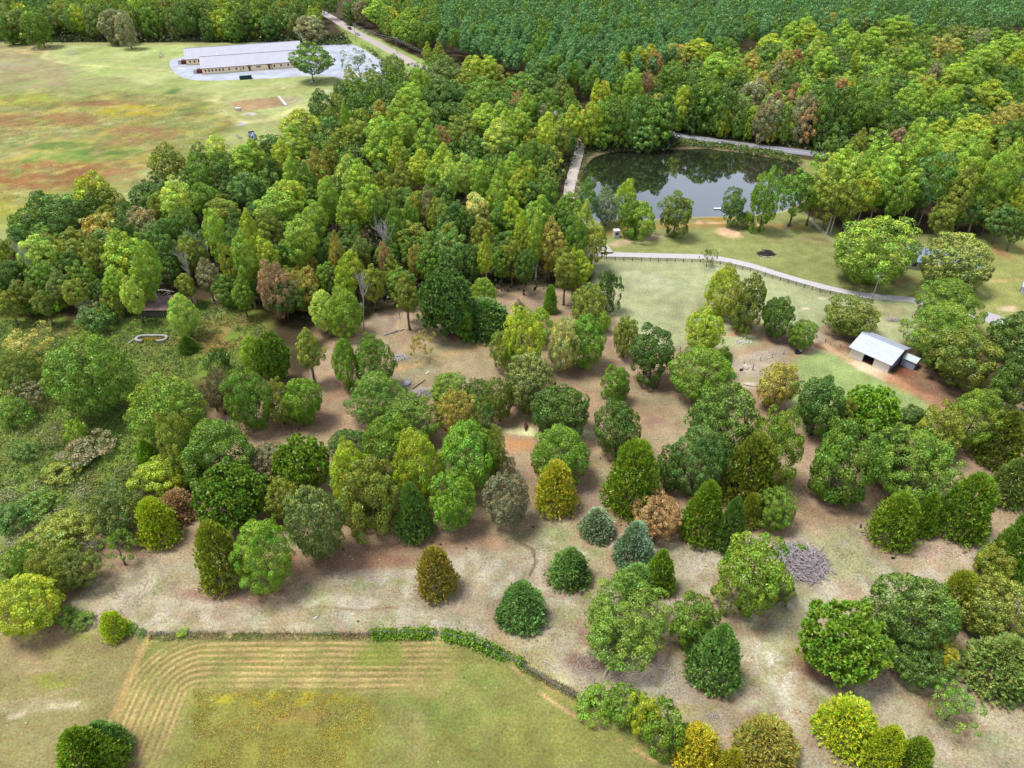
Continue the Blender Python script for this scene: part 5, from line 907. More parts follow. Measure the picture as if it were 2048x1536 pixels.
# dumpster
def thing(name, x, y, rz, label, cat, group=None, z=0): return props(empty(name, (x, y, z), rz), label, cat, group)
x, y = at(492, 158); d = thing('dumpster', x, y, BA, 'long dark teal open-top dumpster on the gravel before the long building', 'dumpster'); TEAL = mat('dark teal steel', S(30, 72, 86), .6, (1.5, .15))
b = MB()
for yy in (-1.15, 1.15): b.box((0, yy, .85), (6.4, .08, 1.5))
for xx in (-3.16, 3.16): b.box((xx, 0, .85), (.08, 2.2, 1.5))
b.box((0, 0, .15), (6.3, 2.2, .1)); b.build('bin', TEAL, d)
b = MB()
for k in range(9): b.box((-2.9 + k * .72, -1.24, .85), (.12, .1, 1.4))
b.build('side_ribs', mat('teal rib', S(60, 110, 120), .6), d)
b = MB()
for xx in (-2.6, 2.6):
    for yy in (-.9, .9): b.tube([(xx, yy - .08, .1), (xx, yy + .08, .1)], .1, 8)
b.build('roller', TRIM, d)
# parked boats/trailers under the lone tree, shown as small white trailers
for i, (px, py, rz, lb) in enumerate([(615, 160, .2, 'white picnic table left of the lone tree trunk'), (624, 166, 1.4, 'white picnic table in front of the lone tree trunk'), (640, 161, .7, 'white picnic table right of the lone tree trunk')]):
    x, y = at(px, py); t = thing('picnic_table', x, y, rz, lb, 'table', 'white picnic tables under the lone tree')
    b = MB(); b.box((0, 0, .75), (2.0, .8, .06)); b.build('tabletop', WHITE, t)
    for s in (-1, 1):
        b = MB(); b.box((0, s * .75, .45), (2.0, .28, .05)); b.build('bench', WHITE, t)
        b = MB(); b.tube([(s * .7, -.75, 0), (s * .7, .25, .72)], .05); b.tube([(s * .7, .75, 0), (s * .7, -.25, .72)], .05); b.build('leg', WHITE, t)
def vehicle(x, y, rz, paint_, label, group, truck=False):
    t = thing('car', x, y, rz, label, 'car', group)
    prof = [(-2.25, .35), (-2.25, .85), (-1.9, 1.0), (-1.2, 1.02), (2.2, .95), (2.3, .6), (2.3, .35)]
    b = MB(); n = len(prof)
    L = [(p[0], -.9, p[1]) for p in prof]; R_ = [(p[0], .9, p[1]) for p in prof]; b.poly(L); b.poly(R_[::-1])
    for i in range(n): j = (i + 1) % n; b.poly([L[j], L[i], R_[i], R_[j]])
    b.build('body', mat('car paint', paint_, .3, spec=.6), t)
    c = [(-1.9, .99), (-1.5, 1.48), (.5, 1.5), (1.3, .97)]; b = MB(); L = [(p[0], -.8 if i in (0, 3) else -.66, p[1]) for i, p in enumerate(c)]; R_ = [(p[0], .8 if i in (0, 3) else .66, p[1]) for i, p in enumerate(c)]
    b.poly(L); b.poly(R_[::-1]); [b.poly([L[(i + 1) % 4], L[i], R_[i], R_[(i + 1) % 4]]) for i in range(4)]; b.build('window', WIN, t)
    b = MB(); b.box((-.5, 0, 1.52), (1.9, 1.28, .05)); b.build('roof', mat('roof paint', paint_, .3), t)
    for xx in (-1.4, 1.45):
        for yy in (-.86, .86):
            b = MB(); b.tube([(xx, yy - .1, .33), (xx, yy + .1, .33)], .33, 12); b.build('wheel', mat('tyre', (.02, .02, .02), .9), t)
    for yy in (-.6, .6): b = MB(); b.box((2.31, yy, .72), (.04, .3, .14)); b.build('headlight', WHITE, t)
rdir = (Vector(at(690, 52)) - Vector(at(752, 86))); ra = math.atan2(rdir.y, rdir.x)
x, y = at(719, 70); vehicle(x - 1.2, y, ra + math.pi, S(236, 238, 246), 'white car driving on the far road', 'cars on the far road')
x, y = at(697, 58.5); vehicle(x + .8, y, ra, S(96, 40, 48), 'dark red car driving on the far road', 'cars on the far road')
x, y = at(661, 130); vehicle(x, y, .3, S(238, 238, 240), 'white car at the gravel lot edge nearer the drop-off', 'cars parked on the gravel lot'); x, y = at(659, 124); vehicle(x, y, .15, S(226, 230, 236), 'pale silver car parked just behind the white one', 'cars parked on the gravel lot')
# soccer goals
NET = mat('white netting', S(236, 240, 236), .8)
for px, py, rz, lb in ((142, 110, .35, 'faint white soccer goal at the left of the mown field'), (325, 114, 1.9, 'faint white soccer goal near the gravel apron')):
    x, y = at(px, py); t = thing('soccer_goal', x, y, rz, lb, 'goal', 'soccer goals on the mown field')
    b = MB(); b.tube([(-3, 0, 0), (-3, 0, 2.2), (3, 0, 2.2), (3, 0, 0)], .09, 6); b.tube([(-3, 0, 2.2), (-3, 1.2, 2.0), (-3, 2.2, 0), (3, 2.2, 0), (3, 1.2, 2.0), (3, 0, 2.2)], .06, 5); b.build('frame', WHITE, t)
    b = MB()
    for k in range(20): xx = -3 + k * 6 / 19; b.tube([(xx, 0, 2.2), (xx, 1.2, 2.0), (xx, 2.2, 0)], .045, 3)
    for k in range(9): f = k / 8; b.tube([(-3, 1.2 + f, 2 * (1 - f)), (3, 1.2 + f, 2 * (1 - f))], .02, 3)
    b.build('net', NET, t)
# scrap trailer heap
x, y = at(505, 275); t = thing('scrap_trailer', x, y, 1.95, 'blue-grey open trailer full of scrap in the weeds', 'trailer'); BLU = mat('blue grey steel', S(96, 116, 156), .5, (1, .3))
b = MB(); b.box((0, 0, .7), (8.5, 2.4, .15)); b.box((0, 1.2, 1.1), (8.5, .08, .8)); b.box((0, -1.2, 1.1), (8.5, .08, .8)); b.box((4.2, 0, 1.1), (.08, 2.3, .8)); b.build('bed', BLU, t)
b = MB()
for k in range(14): b.tube([(rnd.uniform(-4, 4), rnd.uniform(-1, 1), rnd.uniform(.9, 1.3)), (rnd.uniform(-4, 4), rnd.uniform(-1, 1), rnd.uniform(1, 1.7))], .12, 5)
b.build('scrap_bars', mat('pale scrap', S(190, 204, 226), .5), t)
for xx in (-.8, .8):
    for yy in (-1.35, 1.35): b = MB(); b.tube([(xx, yy - .12, .4), (xx, yy + .12, .4)], .4, 12); b.build('wheel', mat('tyre', (.02, .02, .02), .9), t)
x, y = at(494, 272); b = MB()
for k in range(12): b.tube([(rnd.uniform(-3, 3), rnd.uniform(-.8, .8), .1 + rnd.random() * .3), (rnd.uniform(-3, 3), rnd.uniform(-.8, .8), .1 + rnd.random() * .5)], .09, 5)
o = b.build('pipe_pile', mat('grey pipe', S(170, 180, 180), .6)); o.location = (x - 3, y - 2, 0); o.rotation_euler.z = 2.2; props(o, 'loose pile of grey pipes beside the scrap trailer', 'pipes')
# small weir wall in the pit
p0, p1 = Vector((*at(557, 193), 0)), Vector((*at(573, 211), 0)); b = MB(); b.box(((p0 + p1) / 2 + Vector((0, 0, -.3))), ((p1 - p0).length, .8, 1.2), math.atan2((p1 - p0).y, (p1 - p0).x)); o = b.build('divider_wall', WHITE); props(o, 'white low wall crossing the dug pit', 'wall')
x, y = at(477, 221); b = MB(); b.box((0, 0, .6), (2.2, 1.8, 1.2)); b.box((0, 0, 1.25), (2.5, 2.1, .12)); o = b.build('pump_box', WHITE); o.location = (x, y, 0); props(o, 'small white box at the corner of the dug pit', 'box')
# ------------------------------------------------------------------ barn and lean-to shed
ax, ay = at(1698, 711.4); bx, by = at(1774.8, 745.4); bang = math.atan2(by - ay, bx - ax); BL = math.hypot(bx - ax, by - ay)
TIN = mat('galvanised roof', S(222, 228, 244), .42, (.6, .10), metal=.25); TIN2 = mat('galvanised wall', S(196, 206, 228), .5, (.8, .08), metal=.15); BLOCK = mat('whitewashed wall', (.66, .62, .60), .85, (1.2, .08)); DARK = mat('barn inside dirt', S(120, 90, 74), .95)
t = thing('barn', ax, ay, bang, 'open-fronted metal barn with pale tin roof on the green barn pasture', 'barn'); D_ = 9.2; E_, R__ = 2.75, 4.5; RY = 5.0
b = MB(); o1, o2 = BL * .335, BL * .61
b.box((o1 / 2, .08, E_ / 2), (o1, .16, E_)); b.box(((o2 + BL) / 2, .08, E_ / 2), (BL - o2, .16, E_)); b.box(((o1 + o2) / 2, .08, E_ - .15), (o2 - o1, .15, .3)); b.build('front_wall', BLOCK, t)
for xx, nm in ((0, 'end_wall'), (BL, 'end_wall')):
    b = MB(); P_ = [(xx, .16, 0), (xx, D_, 0), (xx, D_, 2.9), (xx, RY, R__ - .12), (xx, .16, E_ - .02)]; q = .12 if xx == 0 else -.12; Q_ = [(p[0] + q, p[1], p[2]) for p in P_]
    b.poly(P_); b.poly(Q_[::-1]); b.build(nm, TIN2, t)
b = MB(); b.box((BL / 2, D_ + .06, 1.45), (BL, .12, 2.9)); b.build('back_wall', TIN2, t)
b = MB(); b.box((BL / 2, D_ / 2, .02), (BL - .3, D_ - .3, .03)); b.build('floor', DARK, t)
b = MB(); ov = .5
def slab(b, P_, th=.07):
    b.poly([(p[0], p[1], p[2] + th) for p in P_]); b.poly(P_[::-1])
    for i in range(4): j = (i + 1) % 4; b.poly([P_[i], P_[j], (P_[j][0], P_[j][1], P_[j][2] + th), (P_[i][0], P_[i][1], P_[i][2] + th)])
slab(b, [(-ov, -ov - .2, E_ - .15), (BL + ov, -ov - .2, E_ - .15), (BL + ov, RY, R__), (-ov, RY, R__)]); slab(b, [(-ov, RY + .02, R__ - .04), (BL + ov, RY + .02, R__ - .04), (BL + ov, D_ + ov, 2.8), (-ov, D_ + ov, 2.8)]); rf = b.build('roof', TIN, t)
b = MB()
for k in range(26): x = -ov + .2 + k * (BL + 2 * ov - .4) / 25; slab(b, [(x - .02, -ov - .15, E_ - .06), (x + .02, -ov - .15, E_ - .06), (x + .02, RY - .05, R__ + .075), (x - .02, RY - .05, R__ + .075)], .03); slab(b, [(x - .02, RY + .1, R__ + .02), (x + .02, RY + .1, R__ + .02), (x + .02, D_ + ov - .05, 2.885), (x - .02, D_ + ov - .05, 2.885)], .03)
b.build('roof_seam', mat('tin seam', S(196, 206, 226), .5), rf)
b = MB(); b.box((BL / 2, RY, R__ + .1), (BL + 2 * ov, .35, .05)); b.build('ridge_cap', mat('ridge cap', S(176, 188, 214), .5), rf)
b = MB()
for (x, y_, s_) in ((5.2, .6, .12), (5.8, .9, .1), (5.0, 2.2, .08), (8.3, .7, .1), (6.6, 1.3, .07), (3.2, 3.0, .08)): b.box((x, y_, E_ + (y_ + .7) * (R__ - E_ + .15) / 5.7 - .02), (s_ * 1.6, s_, .06), .4)
b.build('rust_patch', RUSTWOOD, rf)
for xx in (o1 + .06, o2 - .06): b = MB(); b.box((xx, .24, E_ / 2), (.12, .12, E_)); b.build('door_post', mat('blue grey post', S(120, 130, 150), .7), t)
sx, sy = at(1798.8, 729); s = thing('tool_shed', sx + .15, sy - .1, bang, 'small pale blue metal shed built against the end of the barn', 'shed')
b = MB(); SL, SD, SH, SR = 3.1, 2.7, 2.1, 2.75; b.box((SL / 2, .05, SH / 2), (SL, .1, SH)); b.box((SL / 2, SD, SH / 2), (SL, .1, SH))
for xx in (.05, SL - .05): b.poly([(xx, .1, 0), (xx, SD, 0), (xx, SD, SH), (xx, SD * .55, SR - .06), (xx, .1, SH)]); b.poly([(xx + .04, .1, 0), (xx + .04, SD, 0), (xx + .04, SD, SH), (xx + .04, SD * .55, SR - .06), (xx + .04, .1, SH)][::-1])
b.build('wall', TIN2, s); b = MB(); slab(b, [(-.1, -.2, SH - .05), (SL + .2, -.2, SH - .05), (SL + .2, SD * .55, SR), (-.1, SD * .55, SR)], .05); slab(b, [(-.1, SD * .56, SR - .02), (SL + .2, SD * .56, SR - .02), (SL + .2, SD + .2, SH), (-.1, SD + .2, SH)], .05); b.build('roof', mat('pale green roof', S(206, 222, 224), .5, (1, .08)), s)
b = MB()
for k in range(4): b.box((SL / 2, -.02, .35 + k * .45), (SL, .04, .04))
b.build('siding_seam', mat('siding seam', S(150, 166, 196), .6), s)
# ------------------------------------------------------------------ house, camper edge, booth, dock, ring of soil
x, y = at(1874, 532); HM = mat('blue grey shingle', S(150, 166, 200), .7, (.8, .12)); h = thing('house', x, y, -.35, 'house with blue-grey gable roof mostly hidden by two huge trees', 'house'); HL, HW = 19, 9.5
b = MB(); b.box((0, -HW / 2, 1.35), (HL, .2, 2.7)); b.box((0, HW / 2, 1.35), (HL, .2, 2.7))
for xx in (-HL / 2, HL / 2): b.poly([(xx, -HW / 2, 0), (xx, HW / 2, 0), (xx, HW / 2, 2.7), (xx, 0, 4.9), (xx, -HW / 2, 2.7)])
b.build('wall', WHITE, h); b = MB(); slab(b, [(-HL / 2 - .5, -HW / 2 - .6, 2.6), (HL / 2 + .5, -HW / 2 - .6, 2.6), (HL / 2 + .5, 0, 5.1), (-HL / 2 - .5, 0, 5.1)], .15); slab(b, [(-HL / 2 - .5, 0.02, 5.08), (HL / 2 + .5, 0.02, 5.08), (HL / 2 + .5, HW / 2 + .6, 2.6), (-HL / 2 - .5, HW / 2 + .6, 2.6)], .15); rf = b.build('roof', HM, h)
b = MB(); b.box((4, .5, 5.3), (.8, .8, 1.4)); b.build('chimney', mat('brick', S(140, 90, 76), .9), rf)
for xx in (-7, -3, 5, 8): b = MB(); b.box((xx, -HW / 2 - .12, 1.6), (1.1, .06, 1.2)); b.build('window', WIN, h)
b = MB(); b.box((1, -HW / 2 - .13, 1.05), (1.0, .06, 2.1)); b.build('door', TRIM, h)
x, y = at(2058, 586); c = thing('garden_shed', x, y, -.5, 'shed with pale blue roof cut by the right edge', 'shed'); b = MB(); b.box((0, 0, 1.1), (4.5, 3.2, 2.2)); b.build('wall', WHITE, c); b = MB(); slab(b, [(-2.5, -1.9, 2.1), (2.5, -1.9, 2.1), (2.5, 0, 3.0), (-2.5, 0, 3.0)]); slab(b, [(-2.5, .02, 2.98), (2.5, .02, 2.98), (2.5, 1.9, 2.1), (-2.5, 1.9, 2.1)]); b.build('roof', mat('pale blue roof', S(190, 212, 240), .5), c); b = MB(); b.box((-2.27, -.3, .95), (.05, .9, 1.9)); b.build('door', mat('navy door', S(40, 60, 110), .6), c)
x, y = at(2003, 648); b = MB(); b.box((0, 0, .5), (3.4, 1.1, 1.0), 1.05); b.box((.5, .7, .75), (1.2, .9, .5), .6); o = b.build('block_wall', WHITE); o.location = (x, y, 0); props(o, 'low white masonry block at the end of the concrete slab', 'block')
x, y = at(1232, 474); c = thing('booth', x, y, .15, 'small white booth with dark window under lime tree by pond', 'booth'); b = MB(); b.box((0, 0, 1.2), (1.9, 1.7, 2.4)); b.build('cabin', WHITE, c); b = MB(); b.box((0, 0, 2.45), (2.1, 1.9, .1)); b.build('roof', WHITE, c); b = MB(); b.box((0, -.87, 1.5), (1.0, .04, .9)); b.build('window', WIN, c)
x, y = at(1437, 417, -.3); c = thing('dock', x, y, .05, 'small white floating dock with grey ramp at the pond bank', 'dock', z=-.42); b = MB(); b.box((0, 0, .15), (3.2, 1.1, .14)); b.build('deck', WHITE, c)
b = MB(); b.box((1.2, -1.9, .2), (.8, 2.9, .08), .35); b.build('ramp', mat('grey board', S(150, 160, 180), .8), c)
for xx in (-1.3, 0, 1.3): b = MB(); b.tube([(xx, -.4, .02), (xx, .4, .02)], .12, 8); b.build('float', mat('float', S(70, 90, 120), .6), c)
# ------------------------------------------------------------------ piles
def brush(name, px, py, rx, ry, hh, n, m, label, cat, ln=(1.5, 4), rad=(.03, .07), seed=1, radial=False):
    x, y = at(px, py); rr = random.Random(seed); b = MB()
    for k in range(n):
        a = rr.uniform(0, 6.28); q = math.sqrt(rr.random()); cx_, cy_ = q * math.cos(a) * rx, q * math.sin(a) * ry; z = hh * (1 - q * q) * rr.uniform(.3, 1.0) + .05
        L = rr.uniform(*ln); an = (a + rr.gauss(0, 1.2)) if radial else rr.uniform(0, 6.28); dz = (-hh / rx * L * .45 if radial else rr.uniform(-.25, .25) * L)
        d = Vector((math.cos(an) * L / 2, math.sin(an) * L / 2, dz / 2)); c = Vector((cx_, cy_, z)); e = Vector((rr.uniform(-.2, .2), rr.uniform(-.2, .2), rr.uniform(0, .25))); p0, p1 = c - d, c + d; p0.z = max(p0.z, .03); p1.z = max(p1.z, .03)
        r_ = rr.uniform(*rad); b.tube([p0, c + e, p1], [r_, r_ * .8, r_ * .35], 4, cap=False)
    o = b.build(name, m); o.location = (x, y, 0); props(o, label, cat); return o
brush('brush_pile', 1598, 1126, 5.0, 4.2, 1.8, 560, mat('grey brush', (.26, .23, .245), .9, (2.5, .6)), 'big pile of grey cut limbs beside the lumpy olive tree', 'brush pile', (1.0, 5.0), (.02, .085), 3, True)
for i, (a, b_, w) in enumerate([((1611, 1092), (1652, 1158), .13), ((1590, 1104), (1640, 1162), .11), ((1592, 1112), (1535, 1150), .12), ((1582, 1130), (1580, 1156), .10)]):
    p, q = Vector((*at(*a), .9)), Vector((*at(*b_), .15)); bb = MB(); bb.tube([p, (p + q) / 2 + Vector((.1, 0, .15)), q], [w, w * .8, w * .5], 6); o = bb.build('log', DEADWOOD); props(o, ['long pale log on the right flank of the big brush pile', 'second long log, inside the right flank of the brush pile', 'grey log sticking out of the brush pile toward the olive tree', 'short pale log at the lower side of the brush pile'][i], 'log', 'logs on the brush pile')
x, y = at(1600, 1106); rt = put_tree('shrub', x, y, .8, 1.6, 'shrub', 'V', 'small bright green sprout growing out of the brush pile', 'shrub', None, trunk=None, litter=False)
brush('burn_pile', 1532, 509, 2.6, 1.5, 1.5, 260, mat('charred brush', (.05, .035, .04), .95, (4, .4)), 'dark burn pile on the lawn above the driveway', 'brush pile', (.8, 2.2), (.03, .07), 5); x, y = at(1533, 513); b = MB(); b.tube([(-1.9, .4, .1), (-1.2, -.3, .12), (.2, -.6, .12), (1.6, -.2, .1)], .16, 6); o = b.build('ash_log', CONC); o.location = (x, y, 0); props(o, 'whitish log in front of the dark burn pile', 'log')
brush('limb_pile', 852, 785, 2.8, 1.3, .9, 160, DEADWOOD, 'pile of grey limbs above the green domed tree', 'brush pile', (1, 3), (.03, .08), 7)
brush('rubble_heap', 798, 716, 2.2, 1.6, .5, 90, CONC, 'whitish heap of rubble and limbs beside the full green tree', 'heap', (.4, 1.6), (.04, .12), 9)
brush('dry_brush', 1570, 684, 3.0, 1.2, .8, 160, RUSTWOOD, 'grey-brown dry brush under the lowest pasture trio tree', 'brush pile', (.8, 2.2), (.015, .04), 11)
brush('dry_brush', 1215, 1335, 5.5, 2.6, .7, 200, mat('grey twigs', (.30, .26, .25), .9, (3, .3)), 'thin grey twigs scattered below the broad light olive tree', 'twigs', (.8, 2.4), (.012, .03), 13)
brush('twig_litter', 1315, 1350, 6.5, 3.2, .25, 260, mat('pale twigs', (.42, .38, .37), .9, (3, .3)), 'pale twig litter spread right of the hedge top', 'twigs', (.6, 2.0), (.012, .03), 15)
brush('brush_heap', 1785, 640, 1.8, .9, .7, 90, DEADWOOD, 'dry grey limbs on the soil mound behind the barn', 'brush pile', (.8, 2), (.02, .05), 17)
brush('twig_clump', 1597, 700, 1.1, .7, .9, 80, RUSTWOOD, 'dark twigs standing at the blue tub', 'twigs', (.8, 1.6), (.02, .04), 19)
brush('twig_clump', 1423, 1432, .7, .5, .4, 40, DEADWOOD, 'tiny grey twig clump on the lower pasture above yellow cedars', 'twigs', (.5, 1.1), (.012, .03), 21)
def logthing(a, b_, r, label, m=DEADWOOD, z=.15, br=0):
    p, q = Vector((*at(*a), z)), Vector((*at(*b_), z)); b = MB(); b.tube([p, (p + q) / 2 + Vector((.1, .1, .1)), q], [r, r * .85, r * .5], 7)
    for k in range(br): c = p.lerp(q, .4 + .6 * k / max(br, 1)); b.tube([c, c + Vector((rnd.uniform(-1, 1), rnd.uniform(-1, 1), .7))], [r * .35, r * .12], 4)
    o = b.build('fallen_log', m); props(o, label, 'log', 'fallen logs')
logthing((767, 671), (808, 659), .2, 'long pale fallen log below the slender olive tree', br=8); logthing((825, 778), (851, 760), .16, 'dark fallen limb beside the grey boulder', RUSTWOOD, br=4); logthing((858, 782), (868, 806), .12, 'pale fallen limb in the limb pile above the grove'); logthing((1085, 1322), (1110, 1338), .08, 'thin straight pale stick beside the fence line')
logthing((1219, 1328), (1206, 1358), .12, 'leaning grey dead stem at the hedge top', z=.5)
ROCK = mat('pale rock', S(196, 194, 206), .9, (2, .15))
def rock(px, py, sx_, sy_, sz_, label, m=ROCK, name='boulder', cat='rock', group=None, seed=1):
    import bmesh
    bm = bmesh.new(); bmesh.ops.create_icosphere(bm, subdivisions=2, radius=1); rr = random.Random(seed)
    for v in bm.verts: v.co *= 1 + rr.uniform(-.16, .16); v.co.z = max(v.co.z, -.4)
    me = bpy.data.meshes.new(name); bm.to_mesh(me); bm.free(); me.materials.append(m); o = link(bpy.data.objects.new(name, me)); x, y = at(px, py); o.location = (x, y, sz_ * .35); o.scale = (sx_, sy_, sz_); o.rotation_euler.z = seed; props(o, label, cat, group); return o
rock(813, 769, 1.2, .9, .6, 'pale grey flat boulder beside the dense green domed tree'); rock(855, 746, .7, .35, .2, 'flat whitish stone on the inner clearing', CONC); rock(631, 1236, .42, .2, .14, 'white stone on the tan pasture above the fence', CONC, seed=4)
rock(1491, 735, .0 + .9, .6, .5, 'pale round stone heap in the rutted dirt by the trough', CONC, seed=5); rock(1500, 770, 1.5, .7, .35, 'pale sand mound by the gold-olive ragged tree', mat('sand', S(214, 200, 184), .95, (2, .1)), 'sand_mound', 'mound', seed=6)
rock(1548, 725, .22, .22, .22, 'single yellowish feed bucket-sized stone on the barn pasture', mat('straw yellow', S(240, 222, 160), .9), seed=7)
rr = random.Random(5)
for i in range(16): px, py = 1484 + rr.gauss(0, 9), 685 + rr.gauss(0, 4); rock(px, py, .35, .25, .2, 'white stone in the rubble scatter left of the dirt yard', CONC, 'stone', 'rock', 'white stones of the rubble scatter', i)
for i in range(10): px, py = 1960 + rr.uniform(-30, 70), 600 + rr.uniform(-80, 30); rock(px, py, .3, .22, .16, 'white stone lying on the lawn right of the house trees', CONC, 'stone', 'rock', 'white stones on the lawn near the house', i)
rr = random.Random(9)
for i in range(40): px, py = rr.uniform(170, 760), rr.uniform(1100, 1262); rock(px, py, .16, .12, .08, 'small pale stone on the tan pasture above the mown field', CONC, 'stone', 'rock', 'pale stones on the tan pasture', i)
# ------------------------------------------------------------------ dung pats / dark clods that dot the pasture
CLOD = mat('dark clod', (.03, .022, .02), .95)
for i, (px, py) in enumerate([(881, 1089), (932, 1097), (919, 1154), (1168, 1076), (1067, 1054), (686, 1099), (716, 1243), (866, 1098), (555, 845), (598, 858), (1178, 900), (1201, 917)]): rock(px, py, .22, .18, .12, 'small dark clod on the open pasture', CLOD, 'clod', 'clod', 'dark clods on the pasture', i)
# ------------------------------------------------------------------ collapsed shed and trough in the weeds
OLDR = mat('old rusty tin', S(140, 116, 112), .8, (.8, .3)); OLDW = mat('grey old boards', S(150, 140, 132), .9, (2, .2))
x, y = at(312, 632); t = thing('collapsed_shed', x, y, .0, 'collapsing old shed with rusty brown roof under fallen grey limbs', 'shed'); b = MB(); slab(b, [(-4.3, -1.0, 2.2), (4.6, -1.0, 2.3), (4.4, 5.2, 3.4), (-3.6, 4.8, 3.0)], .08); b.build('roof', OLDR, t)
b = MB()
for k in range(15): xx = -3.9 + k * .58; b.box((xx, -.6 + rnd.uniform(-.1, .1), .95), (.35, .06, 1.9 + rnd.uniform(-.6, .2)), rnd.uniform(-.2, .2))
b.build('board_wall', OLDW, t); b = MB()
for xx in (-4, 0, 4.2): b.tube([(xx, -.8, 0), (xx + .1, -.8, 2.2)], .09, 6)
b.build('post', OLDW, t)
x, y = at(318, 606); b = MB(); rr = random.Random(3)
b.tube([(-4.5, -1, 3.4), (-2, 1.2, 3.6), (1.5, 1.8, 3.9), (5, 1.4, 3.5)], [.2, .18, .14, .06], 6)
for k in range(26): q = Vector((rr.uniform(-4, 4), rr.uniform(-.5, 1.8), 3.5)); b.tube([q, q + Vector((rr.uniform(-1.6, 1.2), rr.uniform(-2.2, 1), rr.uniform(-.4, .8)))], [.06, .02], 4)
o = b.build('fallen_tree', DEADWOOD); o.location = (x, y - 1, -.2); props(o, 'bare grey fallen tree lying across the collapsed shed', 'dead tree')
x, y = at(304, 680); TRM = mat('weathered grey concrete', S(172, 172, 166), .9, (1.5, .35)); t = thing('trough', x, y, .0, 'long white rounded trough or tub rim filled with yellow weeds', 'trough'); b = MB(); ring = [(math.copysign(abs(math.cos(a)) ** .5, math.cos(a)) * 4.1, math.copysign(abs(math.sin(a)) ** .7, math.sin(a)) * 1.6) for a in [i * 2 * math.pi / 28 for i in range(28)]]
for i in range(28):
    p, q = ring[i], ring[(i + 1) % 28]
    if 20 <= i <= 21: continue
    k = .6; b.poly([(p[0], p[1], 0), (q[0], q[1], 0), (q[0], q[1], .75), (p[0], p[1], .75)]); b.poly([(p[0] * .84, p[1] * k, .75), (q[0] * .84, q[1] * k, .75), (q[0] * .84, q[1] * k, .1), (p[0] * .84, p[1] * k, .1)]); b.poly([(p[0], p[1], .75), (q[0], q[1], .75), (q[0] * .84, q[1] * k, .75), (p[0] * .84, p[1] * k, .75)])
b.build('rim', TRM, t); b = MB(); b.tube([(-5.4, -1.7, .2), (-3.4, .1, .85)], .09, 5); b.build('loose_board', WHITE, t)
rr = np.random.default_rng(4); n = 260; a = rr.uniform(0, 6.28, n); q = np.sqrt(rr.random(n)); pc = np.stack([q * np.cos(a) * 3.2, q * np.sin(a) * .8, np.full(n, .35)], 1); w_ = bpy.data.objects.new('weeds', leafmesh('weeds', [(quads(pc, unit(rr.normal(size=(n, 3)) + [0, 0, 1]), unit(rr.normal(size=(n, 3))), .35, .2), np.repeat(np.full((n, 3), 1.0), 4, 0))])); link(w_, t); w_.color = (*S(200, 172, 60), 1); w_['kind'] = 'stuff'
# ------------------------------------------------------------------ animals: one grown body each
def animal(name, x, y, rz, scale, joints, edges, m, label, cat, group=None):
    me = bpy.data.meshes.new(name); me.from_pydata([j[0] for j in joints], edges, []); o = link(bpy.data.objects.new(name, me)); o.location = (x, y, 0); o.rotation_euler.z = rz; o.scale = (scale,) * 3
    o.modifiers.new('Skin', 'SKIN')
    for i, j in enumerate(joints): me.skin_vertices[0].data[i].radius = (j[1], j[2] if len(j) > 2 else j[1])
    me.skin_vertices[0].data[0].use_root = True; s = o.modifiers.new('Sub', 'SUBSURF'); s.levels = 1; s.render_levels = 1; me.materials.append(m); props(o, label, cat, group); return o
CJ = [((0, 0, 1.0), .34, .40), ((-.65, 0, 1.05), .30, .34), ((.6, 0, 1.0), .30, .36), ((1.0, 0, .85), .16, .2), ((1.25, 0, .5), .11, .14), ((1.4, 0, .22), .09, .10),
      ((-.72, .2, .75), .15), ((-.6, .22, .5), .09), ((-.72, .22, .25), .06), ((-.7, .22, .03), .07), ((-.72, -.2, .75), .15), ((-.6, -.22, .5), .09), ((-.72, -.22, .25), .06), ((-.7, -.22, .03), .07),
      ((.62, .18, .7), .11), ((.62, .2, .38), .07), ((.6, .2, .03), .06), ((.62, -.18, .7), .11), ((.62, -.2, .38), .07), ((.6, -.2, .03), .06), ((-.98, 0, 1.0), .05), ((-1.05, 0, .6), .03), ((1.12, .18, .62), .04), ((1.12, -.18, .62), .04)]
CE = [(0, 1), (0, 2), (2, 3), (3, 4), (4, 5), (1, 6), (6, 7), (7, 8), (8, 9), (1, 10), (10, 11), (11, 12), (12, 13), (2, 14), (14, 15), (15, 16), (2, 17), (17, 18), (18, 19), (1, 20), (20, 21), (4, 22), (4, 23)]
x, y = at(1051, 859); animal('cow', x, y + .6, -1.62, .92, CJ, CE, mat('red brown hide', (.075, .018, .012), .8, (6, .2)), 'red-brown cow head down eating at the pale hay strip', 'cow')
LJ = [((0, 0, .42), .30, .26), ((-.5, 0, .4), .26, .26), ((.45, 0, .45), .24, .24), ((.75, 0, .62), .12), ((1.0, 0, .66), .10), ((1.18, 0, .6), .07), ((-.4, .28, .14), .09), ((-.05, .34, .08), .05), ((-.4, -.28, .14), .09), ((-.05, -.34, .08), .05), ((.5, .24, .14), .07), ((.8, .26, .06), .05), ((.5, -.24, .14), .07), ((.8, -.26, .06), .05), ((1.0, .14, .76), .03), ((1.0, -.14, .76), .03), ((-.78, 0, .3), .03)]
LE = [(0, 1), (0, 2), (2, 3), (3, 4), (4, 5), (1, 6), (6, 7), (1, 8), (8, 9), (2, 10), (10, 11), (2, 12), (12, 13), (4, 14), (4, 15), (1, 16)]
BH = mat('black hide', (.008, .008, .009), .7)
x, y = at(1785, 1117); animal('calf', x, y, .05, .52, LJ, LE, BH, 'small black calf lying down, farther from the trees', 'calf', 'black calves on the pasture')
